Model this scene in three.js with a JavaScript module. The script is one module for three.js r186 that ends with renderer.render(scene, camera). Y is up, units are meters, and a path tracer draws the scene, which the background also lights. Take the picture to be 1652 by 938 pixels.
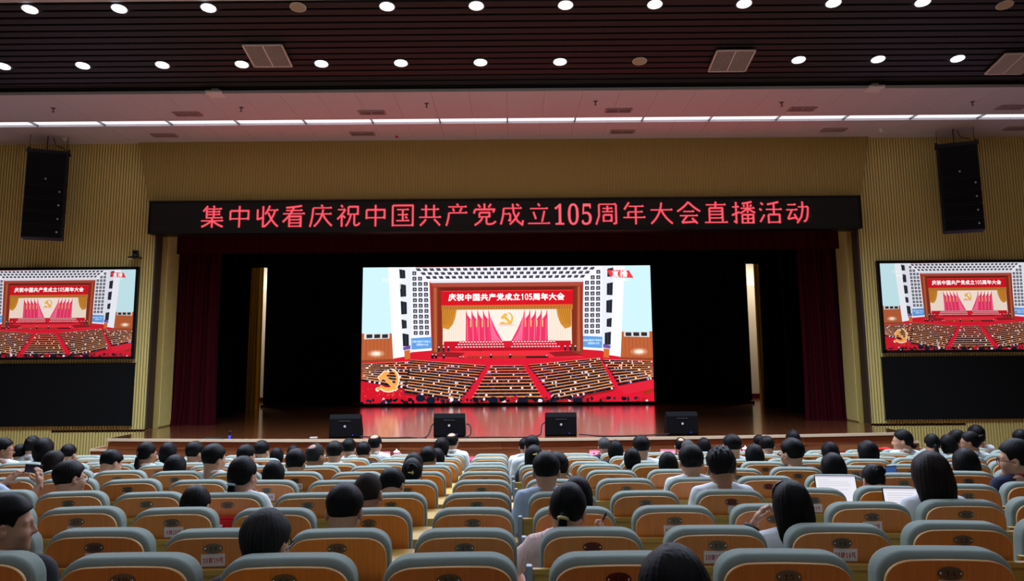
import * as THREE from 'three';
import { mergeGeometries, mergeVertices } from 'three/addons/utils/BufferGeometryUtils.js';
import { RoundedBoxGeometry } from 'three/addons/geometries/RoundedBoxGeometry.js';
import { RectAreaLightUniformsLib } from 'three/addons/lights/RectAreaLightUniformsLib.js';

// ------------------------------------------------------------ camera, light levels, exposure
const scene = new THREE.Scene();
scene.background = new THREE.Color(0x000000);
const camera = new THREE.PerspectiveCamera(2 * Math.atan(550.5 / 1300) * 180 / Math.PI, 1652 / 1101, 0.05, 80);
camera.position.set(0, 2.31, 0);
camera.rotation.order = 'YXZ';
camera.rotation.x = Math.atan(187 / 1300);
camera.rotation.z = -0.008;
camera.setViewOffset(1652, 1101, 0, 162.5, 1652, 938);   // the photograph is the lower part of a taller frame
camera.updateProjectionMatrix();
const renderer = new THREE.WebGLRenderer({ antialias: true });
renderer.toneMapping = THREE.LinearToneMapping;
renderer.toneMappingExposure = 1.0;
renderer.shadowMap.enabled = true;
RectAreaLightUniformsLib.init();
const SPOT = 42, HOUSE = 4.4, STRIP = 0.07, GLOW = 6;           // downlights near the stage, over the seats, the light line, lens glow
const LEDWALL = 0.2, SIDETV = 0.8, SIGNLIGHT = 2.5;         // light sent out by the screens, added to their own glow
const WORK = 42;                                             // work lamps behind the stage

// ------------------------------------------------------------ helpers
let seed = 7;
const rnd = () => { seed = (seed + 0x6d2b79f5) | 0; let t = Math.imul(seed ^ (seed >>> 15), 1 | seed); t = (t + Math.imul(t ^ (t >>> 7), 61 | t)) ^ t; return ((t ^ (t >>> 14)) >>> 0) / 4294967296; };
const rr = (a, b) => a + (b - a) * rnd();
const V = (x, y, z) => new THREE.Vector3(x, y, z);
const used = {};
function numbered(n) { const k = used[n] = (used[n] ?? -1) + 1; return k ? n + '_' + String(k).padStart(3, '0') : n; }
const ORD = ['first', 'second', 'third', 'fourth', 'fifth', 'sixth', 'seventh', 'eighth', 'ninth', 'tenth', 'eleventh', 'twelfth', 'thirteenth', 'fourteenth', 'fifteenth', 'sixteenth', 'seventeenth', 'eighteenth', 'nineteenth', 'twentieth', 'twenty-first', 'twenty-second', 'twenty-third', 'twenty-fourth', 'twenty-fifth', 'twenty-sixth', 'twenty-seventh', 'twenty-eighth', 'twenty-ninth', 'thirtieth', 'thirty-first', 'thirty-second', 'thirty-third', 'thirty-fourth', 'thirty-fifth', 'thirty-sixth'];
function tag(o, label, category, group) { o.userData.label = label; o.userData.category = category; if (group) o.userData.group = group; return o; }
function thing(name, label, category, p = [0, 0, 0], turn = 0, group) {
  const o = new THREE.Group(); o.name = numbered(name); o.position.set(...p); o.rotation.y = turn; scene.add(o);
  return tag(o, label, category, group);
}
function part(name, geo, mat, parent, p, label) {
  const m = new THREE.Mesh(geo, mat); m.name = name; m.castShadow = m.receiveShadow = true;
  if (p) m.position.set(...p);
  if (label) m.userData.label = label;
  parent.add(m); return m;
}
function struct(name, geo, mat, p) {
  const m = new THREE.Mesh(geo, mat); m.name = name; m.castShadow = m.receiveShadow = true; m.userData.kind = 'structure';
  if (p) m.position.set(...p);
  scene.add(m); return m;
}
function copy(o, name, label) { const c = o.clone(); c.name = numbered(name); c.userData = { ...o.userData, label }; scene.add(c); return c; }
const at = (g, x, y, z) => g.translate(x, y, z);
function box(w, h, d, x = 0, y = 0, z = 0) {   // a box whose texture coordinates are metres
  const g = new THREE.BoxGeometry(w, h, d), uv = g.attributes.uv, s = [[d, h], [d, h], [w, d], [w, d], [w, h], [w, h]];
  for (let i = 0; i < 24; i++) { const [a, b] = s[i >> 2]; uv.setXY(i, uv.getX(i) * a + x, uv.getY(i) * b + y); }
  return g.translate(x, y, z);
}
const rbox = (w, h, d, r, x = 0, y = 0, z = 0, seg = 2) => new RoundedBoxGeometry(w, h, d, seg, r).translate(x, y, z);
const cyl = (r0, r1, h, n = 20) => new THREE.CylinderGeometry(r0, r1, h, n);
const tube = (pts, r, n = 24, m = 6) => new THREE.TubeGeometry(new THREE.CatmullRomCurve3(pts.map((p) => V(...p))), n, r, m);
const clean = (g) => { const o = g.index ? g.toNonIndexed() : g; for (const k of Object.keys(o.attributes)) if (!['position', 'normal', 'uv'].includes(k)) o.deleteAttribute(k); return o; };
const join = (list) => mergeGeometries(list.map(clean));
const C = (r, g, b) => new THREE.Color().setRGB(r / 255, g / 255, b / 255, THREE.SRGBColorSpace);
const std = (c, roughness = 0.8, o = {}) => new THREE.MeshStandardMaterial({ color: c, roughness, ...o });
const phys = (c, roughness, o = {}) => new THREE.MeshPhysicalMaterial({ color: c, roughness, ...o });
function canvas(w, h, draw) { const c = document.createElement('canvas'); c.width = w; c.height = h; draw(c.getContext('2d'), w, h); return c; }
function ctex(c, { repeat, srgb = true, wrap = true } = {}) {
  const t = new THREE.CanvasTexture(c); if (srgb) t.colorSpace = THREE.SRGBColorSpace;
  if (wrap) t.wrapS = t.wrapT = THREE.RepeatWrapping;
  if (repeat) t.repeat.set(...repeat);
  return t;
}

// ------------------------------------------------------------ procedural surfaces
function woodCanvas(base, spread, w = 512, h = 512, n = 900, streak = 1) {
  return canvas(w, h, (g) => {
    g.fillStyle = `rgb(${base})`; g.fillRect(0, 0, w, h);
    for (let i = 0; i < n; i++) {
      const k = rr(-spread, spread), y = rnd() * h, l = rr(0.2, 1) * w * streak, x = rnd() * w;
      g.fillStyle = `rgba(${base.map((c) => Math.max(0, Math.round(c * (1 + k)))).join()},${rr(0.15, 0.5)})`;
      for (const o of [0, -w]) g.fillRect(x + o, y, l, rr(0.6, 2.4));
    }
  });
}
const woodStage = ctex(woodCanvas([118, 68, 38], 0.35), { repeat: [0.5, 1] });
const woodPanel = ctex(woodCanvas([220, 134, 54], 0.14, 512, 512, 700), { repeat: [3, 1.2] }); woodPanel.rotation = Math.PI / 2;
const woodRiser = ctex(woodCanvas([146, 94, 54], 0.3), { repeat: [0.6, 2] });
const woodFloor = ctex(woodCanvas([150, 104, 66], 0.2), { repeat: [0.8, 1.2] });
const woodDesk = ctex(woodCanvas([190, 152, 62], 0.1), { repeat: [0.7, 3] });
const woodSlat = ctex(woodCanvas([228, 214, 130], 0.1), { repeat: [0.5, 4] }); woodSlat.rotation = Math.PI / 2;
const weave = ctex(canvas(128, 128, (g) => {
  g.fillStyle = '#808080'; g.fillRect(0, 0, 128, 128);
  for (let y = 0; y < 128; y += 4) for (let x = 0; x < 128; x += 4) { const v = ((x + y) >> 2) % 2 ? 150 : 100; g.fillStyle = `rgb(${v},${v},${v})`; g.fillRect(x, y, 3, 3); }
}), { srgb: false, repeat: [18, 18] });
const mottle = ctex(canvas(256, 256, (g) => {
  g.fillStyle = '#e9e9e9'; g.fillRect(0, 0, 256, 256);
  for (let i = 0; i < 5000; i++) { const v = Math.round(rr(205, 255)); g.fillStyle = `rgba(${v},${v},${v},0.5)`; g.fillRect(rnd() * 256, rnd() * 256, rr(1, 4), rr(1, 4)); }
}), { repeat: [2.5, 2.5] });
const hairMap = ctex(canvas(512, 64, (g) => {
  g.fillStyle = '#c8c8c8'; g.fillRect(0, 0, 512, 64);
  for (let i = 0; i < 900; i++) { const v = Math.round(rr(110, 255)); g.fillStyle = `rgba(${v},${v},${v},0.6)`; g.fillRect(rnd() * 512, 0, rr(0.7, 2.5), 64); }
}), {});
const hairBump = hairMap.clone(); hairBump.colorSpace = THREE.NoColorSpace;
const M = {
  ceiling: std(C(200, 197, 204), 0.75), ceilingTrim: std(C(180, 184, 184), 0.5), slat: std(C(26, 26, 29), 0.6), black: std(C(14, 14, 15), 0.9),
  wall: std(C(70, 52, 26), 0.9), wallSlat: std(C(255, 255, 255), 0.62, { map: woodSlat }), fascia: std(C(196, 186, 166), 0.62, { map: woodSlat }), side: std(C(96, 88, 80), 0.9),
  stage: phys(C(255, 255, 255), 0.2, { map: woodStage, clearcoat: 1, clearcoatRoughness: 0.13 }), riser: std(C(255, 255, 255), 0.5, { map: woodRiser }), riserB: std(C(226, 214, 206), 0.5, { map: woodRiser }), riserC: std(C(238, 224, 226), 0.5, { map: woodRiser }),
  nosing: std(C(214, 200, 168), 0.5), floor: std(C(255, 255, 255), 0.45, { map: woodFloor }), offWhite: std(C(214, 208, 192), 0.85), beigeWall: std(C(176, 164, 146), 0.85),
  maroon: phys(C(62, 6, 18), 0.95, { specularIntensity: 0.2 }), green: phys(C(5, 18, 14), 0.95, { specularIntensity: 0.1 }), yellow: std(C(226, 178, 14), 0.85), steel: std(C(120, 124, 126), 0.35, { metalness: 0.9 }),
  frame: phys(C(22, 24, 26), 0.4, { specularIntensity: 0.4 }), led: phys(C(13, 12, 14), 0.7, { specularIntensity: 0.2 }), grille: phys(C(22, 24, 25), 0.9, { specularIntensity: 0.15 }), speaker: phys(C(36, 40, 44), 0.7, { specularIntensity: 0.2 }), monitor: phys(C(15, 16, 18), 0.7, { specularIntensity: 0.15 }), badge: std(C(190, 192, 190), 0.4), cable: std(C(12, 12, 13), 0.6),
  plastic: std(C(222, 222, 216), 0.5), vent: std(C(206, 202, 196), 0.5), ventPink: std(C(170, 152, 152), 0.6), dark: std(C(20, 18, 20), 0.8), blackPlastic: std(C(16, 16, 18), 0.4),
  fabric: std(C(129, 143, 134), 0.92, { bumpMap: weave, bumpScale: 0.0006 }), panel: phys(C(255, 255, 255), 0.42, { map: woodPanel, clearcoat: 0.25, clearcoatRoughness: 0.3 }), ply: std(C(226, 178, 116), 0.5), seatFrame: std(C(104, 112, 118), 0.5, { metalness: 0.4 }),
  desk: std(C(255, 255, 255), 0.5, { map: woodDesk }), deskPost: std(C(150, 162, 172), 0.45, { metalness: 0.3 }), screw: std(C(230, 230, 226), 0.25, { metalness: 0.9 }),
  cloth: std(C(206, 52, 74), 0.9), redCloth: std(C(206, 16, 22), 0.85), china: phys(C(240, 240, 238), 0.2, { clearcoat: 0.6 }), card: std(C(240, 168, 186), 0.8), paper: std(C(236, 236, 234), 0.85),
  skin: std(C(196, 146, 116), 0.6), skinTan: std(C(170, 118, 88), 0.6), eye: std(C(30, 22, 18), 0.2), glasses: std(C(22, 20, 22), 0.3), trousers: std(C(30, 32, 40), 0.9), shoe: std(C(16, 15, 15), 0.5), wristband: std(C(12, 12, 13), 0.7), tie: std(C(160, 188, 214), 0.7), tieGold: std(C(196, 176, 110), 0.45, { metalness: 0.3 }), silver: std(C(214, 214, 216), 0.25, { metalness: 0.9 }), red: std(C(196, 20, 34), 0.7),
};
const hairMat = (c, rough = 0.58) => phys(c, rough, { map: hairMap, bumpMap: hairBump, bumpScale: 0.0009, specularIntensity: 0.28 });
const HAIR = { black: hairMat(C(14, 13, 14)), brown: hairMat(C(36, 26, 22)), grey: hairMat(C(92, 92, 90), 0.6), pepper: hairMat(C(54, 54, 54), 0.65), shaved: hairMat(C(56, 45, 38), 0.8) };
const CLOTH = { white: std(C(226, 230, 234), 0.9), dark: std(C(34, 36, 44), 0.9), blue: std(C(168, 184, 206), 0.9), navy: std(C(22, 28, 62), 0.9), denim: std(C(76, 96, 132), 0.9), vest: std(C(24, 22, 26), 0.9) };
CLOTH.pink = std(C(255, 255, 255), 0.85, { map: ctex(canvas(256, 256, (g) => {
  g.fillStyle = 'rgb(238,206,200)'; g.fillRect(0, 0, 256, 256);
  for (let i = 0; i < 26; i++) { g.strokeStyle = `rgba(206,140,134,${rr(0.2, 0.7)})`; g.lineWidth = rr(2, 9); g.beginPath(); let x = rnd() * 256, y = rnd() * 256; g.moveTo(x, y); g.bezierCurveTo(x + rr(-60, 60), y + 40, x + rr(-60, 60), y + 80, x + rr(-40, 40), y + 120); g.stroke(); }
}), { repeat: [2, 2] }) });

// ------------------------------------------------------------ lettering: strokes of each character on a 100 x 100 grid
const GLYPH = {
  集: '32,4 14,28;28,20 28,58;54,3 59,12;28,17 88,17;28,29 82,29;28,41 82,41;26,55 92,55;56,17 56,55;6,68 94,68;50,57 50,98;46,70 28,86 8,94;54,70 72,86 94,94',
  中: '14,26 14,66;14,26 86,26 86,66;14,60 86,60;50,4 50,98', 收: '14,20 14,66;14,64 34,56;36,6 36,98;62,4 56,24 44,42;56,24 96,24;84,24 76,54 60,80 40,96;56,34 66,62 80,82 96,95',
  看: '82,6 54,12 18,14;18,26 84,26;6,40 94,40;50,12 38,46 6,76;32,52 32,98;32,52 78,52 78,98;32,66 78,66;32,80 78,80;32,94 78,94', 庆: '50,2 56,12;18,16 92,16;18,16 17,60 6,98;26,42 92,42;58,22 54,56 42,78 22,96;58,46 70,72 94,94',
  祝: '20,4 28,14;8,24 38,24;38,24 24,48 6,66;24,44 24,98;28,50 38,60;50,12 50,48;50,12 88,12 88,48;50,44 88,44;60,46 56,74 40,96;74,46 74,88;74,88 78,94 92,94 95,80',
  国: '10,8 10,98;10,8 90,8 90,98;10,94 90,94;26,26 74,26;30,48 70,48;24,74 76,74;50,26 50,74;60,56 68,64', 共: '14,26 86,26;34,6 34,60;66,6 66,60;6,60 94,60;34,68 26,82 10,96;66,68 78,80 90,96',
  产: '48,2 54,12;14,16 88,16;32,22 38,36;68,20 60,38;16,42 90,42;17,42 16,68 6,98', 党: '50,2 50,26;24,6 34,20;76,4 66,20;12,28 8,46;12,28 90,28 84,42;30,42 30,64;30,42 70,42 70,64;30,60 70,60;42,62 36,82 10,96;58,62 58,88;58,88 62,94 90,94 94,78',
  成: '18,24 90,24;18,24 17,60 6,94;20,48 44,48;44,48 44,78 36,74;54,4 58,44 72,78 92,96 95,76;80,42 66,72 42,94;68,6 80,14', 立: '46,4 54,16;14,26 86,26;28,40 38,72;72,36 62,84;6,90 94,90',
  周: '18,10 18,60 6,98;18,10 86,10;86,10 86,92 74,94;32,28 72,28;30,42 74,42;52,16 52,42;36,56 36,86;36,56 68,56 68,86;36,82 68,82', 年: '30,2 10,34;28,20 88,20;26,44 26,68;26,44 84,44;6,68 94,68;56,20 56,98',
  大: '6,36 94,36;50,4 48,40 34,72 8,96;50,38 64,72 94,96', 会: '50,2 32,26 4,44;50,4 68,26 96,44;28,44 72,44;14,62 86,62;44,62 22,92;22,92 76,88;62,72 84,96', 直: '10,16 90,16;50,2 48,28;24,30 24,92;24,30 76,30 76,92;24,44 76,44;24,58 76,58;24,73 76,73;4,92 96,92',
  播: '6,26 34,26;22,4 22,94 12,86;4,62 36,48;86,4 66,10 46,12;40,32 96,32;68,10 68,52;66,32 56,44 38,54;70,32 80,44 98,52;52,18 56,26;84,16 78,26;46,60 46,98;46,60 90,60 90,98;46,77 90,77;46,95 90,95;68,60 68,95',
  活: '12,8 22,18;6,34 16,42;8,92 26,60;84,6 62,12 38,16;32,38 96,38;64,12 64,58;42,60 42,98;42,60 86,60 86,98;42,93 86,93', 动: '10,18 44,18;4,40 50,40;28,40 10,80;10,80 42,74;36,58 48,84;52,28 92,28;92,28 90,70 84,96 72,88;70,4 70,40 64,70 46,98',
  排: '4,26 36,26;22,4 22,94 12,86;4,62 36,48;54,4 54,60 42,94;72,4 72,98;40,24 54,24;40,46 54,46;36,70 54,66;72,24 96,24;72,46 94,46;72,68 98,68', 号: '28,8 28,40;28,8 72,8 72,40;28,36 72,36;6,52 94,52;34,52 28,70;28,70 76,70 72,96 58,92',
  新: '26,2 32,10;8,14 50,14;18,20 22,32;42,18 36,32;4,36 54,36;8,54 52,54;30,36 30,96 20,90;24,58 8,80;36,60 48,76;90,6 62,14;62,14 60,60 48,96;62,40 98,40;82,40 82,98', 闻: '12,4 22,14;12,20 12,98;32,10 90,10;90,10 90,94 78,90;26,30 76,30;38,30 38,74;64,30 64,98;38,44 64,44;38,58 64,58;22,76 80,70',
};
function glyph(g, ch, x, y, w, h, lw, song) {
  const s = GLYPH[ch]; if (!s) return;
  const px = (a) => x + a / 100 * w, py = (b) => y + b / 100 * h;
  g.lineJoin = 'round'; g.lineCap = song ? 'butt' : 'round';
  for (const st of s.split(';')) {
    const p = st.split(' ').map((q) => q.split(',').map(Number)), a = p[0], b = p[p.length - 1];
    const flat = p.length === 2 && Math.abs(a[1] - b[1]) < 3;
    g.lineWidth = lw * (song && flat ? 0.72 : 1);
    g.beginPath(); g.moveTo(px(a[0]), py(a[1]));
    if (p.length === 3 && a[0] !== p[1][0] && a[1] !== p[1][1]) g.quadraticCurveTo(px(p[1][0]), py(p[1][1]), px(b[0]), py(b[1]));
    else if (p.length === 4 && a[0] !== p[1][0] && a[1] !== p[1][1]) g.bezierCurveTo(px(p[1][0]), py(p[1][1]), px(p[2][0]), py(p[2][1]), px(b[0]), py(b[1]));
    else for (const q of p.slice(1)) g.lineTo(px(q[0]), py(q[1]));
    g.stroke();
    if (song && flat && Math.abs(b[0] - a[0]) > 20) { const m = Math.max(a[0], b[0]), q = Math.max(a[1], b[1]); g.beginPath(); g.moveTo(px(m - 11), py(q)); g.lineTo(px(m - 4), py(q - 7)); g.lineTo(px(m + 2), py(q + 2)); g.closePath(); g.fill(); }
  }
}
function lettering(g, text, x, y, cell, h, lw, song, font = 'serif') {
  for (const ch of text) {
    if (GLYPH[ch]) { glyph(g, ch, x + cell * 0.04, y, cell * 0.92, h, lw, song); x += cell; }
    else if (ch === ' ') x += cell / 2;
    else {
      g.save(); g.font = `${Math.round(h * 1.24)}px ${font}`; const w = g.measureText(ch).width; g.translate(x + cell * 0.03, y + h * 0.95); g.scale(cell * 0.46 / w, 1);
      g.fillText(ch, 0, 0); g.lineWidth = lw * 0.35; g.strokeText(ch, 0, 0); g.restore(); x += cell / 2;
    }
  }
  return x;
}

// ------------------------------------------------------------ the broadcast shown on the three screens
const TX0 = 80, TY0 = 62, TW = 1488, TH = 704;
const broadcast = canvas(TW, TH, (g) => {
  g.translate(-TX0, -TY0);
  const R = (c, x, y, w, h) => { g.fillStyle = c; g.fillRect(x, y, w, h); };
  const Pg = (c, ...p) => { g.fillStyle = c; g.beginPath(); p.forEach(([x, y], i) => (i ? g.lineTo(x, y) : g.moveTo(x, y))); g.closePath(); g.fill(); };
  const mir = (p) => p.map(([x, y]) => [1645 - x, y]);
  R('#cc1a2c', 60, 40, 1540, 760);
  for (const m of [(p) => p, mir]) {
    Pg('#c4e6ee', ...m([[60, 40], [235, 40], [235, 415], [60, 415]]));
    Pg('#b45c34', ...m([[60, 408], [240, 408], [250, 580], [60, 590]]));
    for (let i = 0; i < 9; i++) Pg('rgba(90,38,22,0.35)', ...m([[64 + i * 19, 436], [66 + i * 19, 436], [66 + i * 19, 560], [64 + i * 19, 560]]));
    Pg('#8e4026', ...m([[60, 545], [245, 540], [250, 580], [60, 590]]));
    Pg('#d8d4d2', ...m([[92, 408], [222, 406], [222, 434], [92, 438]]));
    for (let i = 0; i < 3; i++) Pg('#262b34', ...m([[104 + i * 40, 413], [134 + i * 40, 412], [134 + i * 40, 431], [104 + i * 40, 432]]));
    Pg('#eef0f8', ...m([[208, 40], [272, 40], [305, 528], [242, 538]]));
    Pg('#dfe2ee', ...m([[262, 40], [332, 40], [345, 500], [302, 528]]));
    Pg('#e9e9f2', ...m([[325, 40], [424, 120], [438, 488], [340, 500]]));
    for (const [x, y, w, h] of [[268, 72, 30, 48], [272, 150, 31, 66], [277, 240, 31, 68], [282, 336, 26, 46], [288, 408, 32, 66]]) { Pg('#20222c', ...m([[x, y], [x + w, y + 6], [x + w + 2, y + h], [x + 4, y + h + 2]])); Pg('rgba(120,124,140,0.5)', ...m([[x + w * 0.5, y + 4], [x + w * 0.56, y + 4], [x + w * 0.62, y + h], [x + w * 0.56, y + h]])); }
    for (let r = 0; r < 12; r++) for (let c = 0; c < 3; c++) {
      const x = 336 + c * 29 + r * 0.9, y = 84 + r * 28.4 + (r ? 0 : c * 10); if (y < 80 + c * 22 * (r < 2)) continue;
      Pg('#2a2b35', ...m([[x, y], [x + 20, y + 1], [x + 20, y + 20], [x, y + 20]])); Pg('#9a9aa8', ...m([[x + 4, y + 8], [x + 12, y + 4], [x + 16, y + 14], [x + 7, y + 18]]));
    }
    Pg('#6a4ea0', ...m([[292, 480], [330, 470], [330, 490], [294, 496]]));
    Pg('#5d97d8', ...m([[333, 434], [438, 428], [441, 486], [336, 493]]));
    Pg('#ece8f2', ...m([[336, 493], [441, 486], [442, 498], [336, 506]]));
    Pg('#c8682c', ...m([[298, 498], [327, 494], [330, 540], [302, 544]]));
  }
  // coffered ceiling
  Pg('#e8e6f0', [326, 64], [1325, 60], [1250, 112], [1216, 146], [434, 146], [396, 112]);
  for (let r = 0; r < 3; r++) {
    const y = 68 + r * 21, x0 = 352 + r * 26, x1 = 1296 - r * 26, n = 27 - r;
    for (let i = 0; i < n; i++) { const x = x0 + (x1 - x0) * i / n, w = (x1 - x0) / n * 0.6, s = (822 - x) * 0.02; Pg('#34353f', [x, y], [x + w, y], [x + w + s, y + 14], [x + s, y + 14]); Pg('#70707e', [x + 4, y + 1], [x + w * 0.5, y + 1], [x + w * 0.4 + s, y + 8], [x + 4 + s, y + 6]); }
  }
  R('#d8d8e2', 428, 134, 790, 10);
  // proscenium frame
  Pg('#8e3526', [430, 146], [1216, 146], [1212, 520], [440, 520]); Pg('#a8473a', [430, 146], [1216, 146], [1208, 166], [442, 166]);
  Pg('#6a2016', [470, 170], [1188, 170], [1180, 190], [484, 190]); Pg('#7d2c1c', [468, 168], [487, 186], [494, 500], [470, 510]); Pg('#7d2c1c', [1186, 168], [1163, 186], [1152, 500], [1176, 510]);
  Pg('#b05a34', [446, 170], [462, 172], [466, 506], [452, 508]); Pg('#b05a34', [1202, 170], [1192, 172], [1182, 506], [1196, 508]);
  // stage picture
  R('#f6e6da', 494, 280, 662, 190);
  for (let x = 494; x < 1156; x += 9) R(x < 610 || x > 1034 ? 'rgba(196,150,112,0.5)' : 'rgba(240,180,170,0.25)', x, 280, 3, 190);
  for (const m of [(p) => p, mir]) {
    for (const x of [613, 642, 672, 701]) { Pg('#e0325c', ...m([[x, 286], [x + 8, 316], [x + 28, 342], [x + 29, 452], [x - 1, 452]])); Pg('#f0709a', ...m([[x + 4, 330], [x + 8, 345], [x + 12, 452], [x + 7, 452]])); Pg('#f4c45a', ...m([[x + 22, 344], [x + 28, 342], [x + 28, 378], [x + 23, 380]])); }
    Pg('#e6386a', ...m([[729, 286], [740, 330], [766, 388], [800, 452], [729, 452]]));
    for (let i = 0; i < 5; i++) Pg('rgba(255,150,180,0.7)', ...m([[733 + i * 5, 312 + i * 20], [737 + i * 5, 322 + i * 20], [752 + i * 10, 452], [746 + i * 10, 452]]));
    Pg('#c8842c', ...m([[490, 284], [566, 284], [560, 326], [546, 364], [524, 390], [500, 384], [491, 376]]));
    for (let i = 0; i < 6; i++) Pg('rgba(120,60,10,0.45)', ...m([[496 + i * 11, 286], [500 + i * 11, 286], [498 + i * 8, 360], [494 + i * 8, 376]]));
  }
  R('#d84a1e', 487, 260, 676, 8); Pg('#bb7432', [487, 266], [1163, 266], [1163, 288], [487, 288]);
  for (let x = 490; x < 1160; x += 14) R('rgba(90,46,12,0.35)', x, 268, 4, 18);
  Pg('#cc1220', [484, 188], [1166, 186], [1163, 262], [487, 264]); R('#e43a34', 490, 188, 670, 4);
  g.fillStyle = g.strokeStyle = '#ffffff';
  lettering(g, '庆祝中国共产党成立105周年大会', 522, 205, 41.4, 35, 6.2, false, 'sans-serif');
  const emblem = (x, y, s, c, o) => {
    g.save(); g.translate(x, y); g.scale(s, s); g.lineCap = 'butt';
    for (const [col, k] of o ? [[o, 1.5], [c, 0]] : [[c, 0]]) {
      g.strokeStyle = g.fillStyle = col; g.lineJoin = 'miter';
      g.beginPath(); g.moveTo(6, -50); g.bezierCurveTo(50, -34, 50, 22, 16, 36); g.bezierCurveTo(-2, 43, -20, 38, -30, 26); g.lineTo(-40, 38 + k); g.bezierCurveTo(-16, 62 + k, 20, 64 + k, 38 + k, 42); g.bezierCurveTo(66 + k, 6, 52 + k, -46 - k, 6, -50 - k); g.fill();
      g.beginPath(); g.arc(-44, 44, 9 + k, 0, 7); g.fill(); g.lineWidth = 17 + k * 2; g.beginPath(); g.moveTo(-26, -24); g.lineTo(40, 48); g.stroke();
      g.beginPath(); g.moveTo(-46 - k, -8); g.lineTo(-14, -40 - k); g.lineTo(10 + k, -34); g.lineTo(-32, 8 + k); g.closePath(); g.fill();
    }
    g.restore();
  };
  emblem(822, 334, 0.62, '#e8b23c', '#b87a1e');
  R('#f8c8d0', 780, 366, 88, 9);
  // tables on the stage
  R('#c01224', 500, 452, 650, 62);
  for (const [y, x0, x1] of [[452, 580, 1072], [464, 572, 1080], [478, 560, 1090]]) { R('#d01830', x0, y + 4, x1 - x0, 12); for (let x = x0; x < x1; x += 15) if (Math.abs(x - 822) > 20) { R('#f2ecec', x, y + 1, 9, 5); R('#3a1a22', x + 2, y - 3, 5, 4); } }
  Pg('#a81222', [594, 486], [1046, 486], [1050, 500], [590, 500]); R('#6a1420', 676, 498, 20, 22);
  Pg('#e22a38', [506, 502], [1140, 502], [1260, 560], [400, 560]);
  Pg('#a83a26', [612, 528], [1020, 528], [1008, 556], [640, 556]); for (let x = 620; x < 1014; x += 13) R('rgba(60,10,10,0.5)', x, 532, 4, 24);
  Pg('#8e1a22', [500, 505], [610, 512], [575, 535], [430, 530]); Pg('#8e1a22', [1145, 505], [1035, 512], [1070, 535], [1215, 530]);
  for (const x of [475, 499, 523, 1120, 1146, 1172]) { R('#f0e6e6', x - 3, 478, 7, 8); R('#1c2030', x - 4, 484, 9, 20); }
  for (const [x, y] of [[437, 520], [455, 522], [494, 524], [578, 534], [594, 534], [683, 538], [940, 544], [975, 538], [1020, 530], [735, 524], [834, 524]]) { R('#14141c', x, y, 12, 30); R('#e8d8d4', x + 3, y - 4, 6, 5); }
  R('#141218', 920, 532, 100, 18);
  // hall seating
  const block = (tl, tr, br, bl, rows, per) => {
    for (let r = 0; r < rows; r++) {
      const t = Math.pow((r + 0.5) / rows, 1.15), k = 0.5 + 0.55 * t, ax = tl[0] + (bl[0] - tl[0]) * t, ay = tl[1] + (bl[1] - tl[1]) * t, bx = tr[0] + (br[0] - tr[0]) * t, by = tr[1] + (br[1] - tr[1]) * t, h = 6 + 9 * t;
      Pg('#2c0c14', [ax, ay + h * 0.4], [bx, by + h * 0.5], [bx, by + h * 1.5], [ax, ay + h * 1.5]);
      Pg('#d0824e', [ax, ay], [bx, by], [bx, by + h * 0.5], [ax, ay + h * 0.5]);
      for (let i = 0; i < per * 1.6; i++) {
        const u = (i + rr(0.2, 0.8)) / per / 1.6, x = ax + (bx - ax) * u, y = ay + (by - ay) * u, q = rnd();
        g.fillStyle = q < 0.1 ? '#e8e4ec' : q < 0.16 ? '#3c3478' : q < 0.4 ? '#22263a' : '#121218'; g.beginPath(); g.ellipse(x, y + h * 0.95, 7 * k, 6.6 * k, 0, 0, 7); g.fill();
        if (rnd() < 0.55) R(rnd() < 0.6 ? '#f2dcd4' : '#ffffff', x - 1.5 * k + rr(-3, 3), y + h * 0.05, 2.6 * k, 1.8 * k);
      }
      if (r === rows - 1) Pg('#9a1c1e', [ax, ay + h * 1.3], [bx, by + h * 1.3], [bx, by + h * 2.1], [ax, ay + h * 2.1]);
    }
  };
  Pg('#d41830', [60, 560], [420, 540], [1240, 540], [1600, 560], [1600, 800], [60, 800]);
  block([742, 572], [902, 572], [1004, 742], [640, 742], 11, 15);
  block([330, 540], [716, 572], [582, 746], [296, 700], 13, 26); block([1296, 538], [930, 570], [1070, 748], [1366, 690], 13, 26);
  block([84, 560], [330, 548], [300, 680], [84, 640], 9, 17); block([1566, 556], [1310, 545], [1400, 672], [1566, 640], 9, 17);
  Pg('#c81428', [80, 650], [290, 700], [330, 770], [80, 770]); Pg('#d82238', [1380, 690], [1568, 655], [1568, 700], [1420, 730]);
  Pg('#a03018', [1508, 716], [1570, 700], [1570, 716], [1514, 736]);
  for (let i = 0; i < 130; i++) { const x = rr(80, 1568), y = 742 + rr(0, 22) + Math.abs(x - 822) * 0.006; g.fillStyle = ['#15151e', '#22263c', '#101018', '#b41a28', '#e2d8d8'][Math.floor(rnd() * 4.4)]; g.beginPath(); g.ellipse(x, y, rr(5, 13), rr(6, 12), 0, 0, 7); g.fill(); }
  for (const [x, y] of [[383, 742], [436, 752], [752, 754], [902, 760], [1180, 762]]) { g.fillStyle = '#141828'; g.beginPath(); g.ellipse(x, y, 24, 18, 0, 0, 7); g.fill(); }
  // lamps on the lower walls, the channel's marks
  for (const x of [155, 1498]) for (const [r, a] of [[44, 0.25], [30, 0.4], [20, 0.9]]) { g.fillStyle = `rgba(255,232,214,${a})`; g.beginPath(); g.ellipse(x, 512, r, r * 0.45, 0, 0, 7); g.fill(); }
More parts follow.
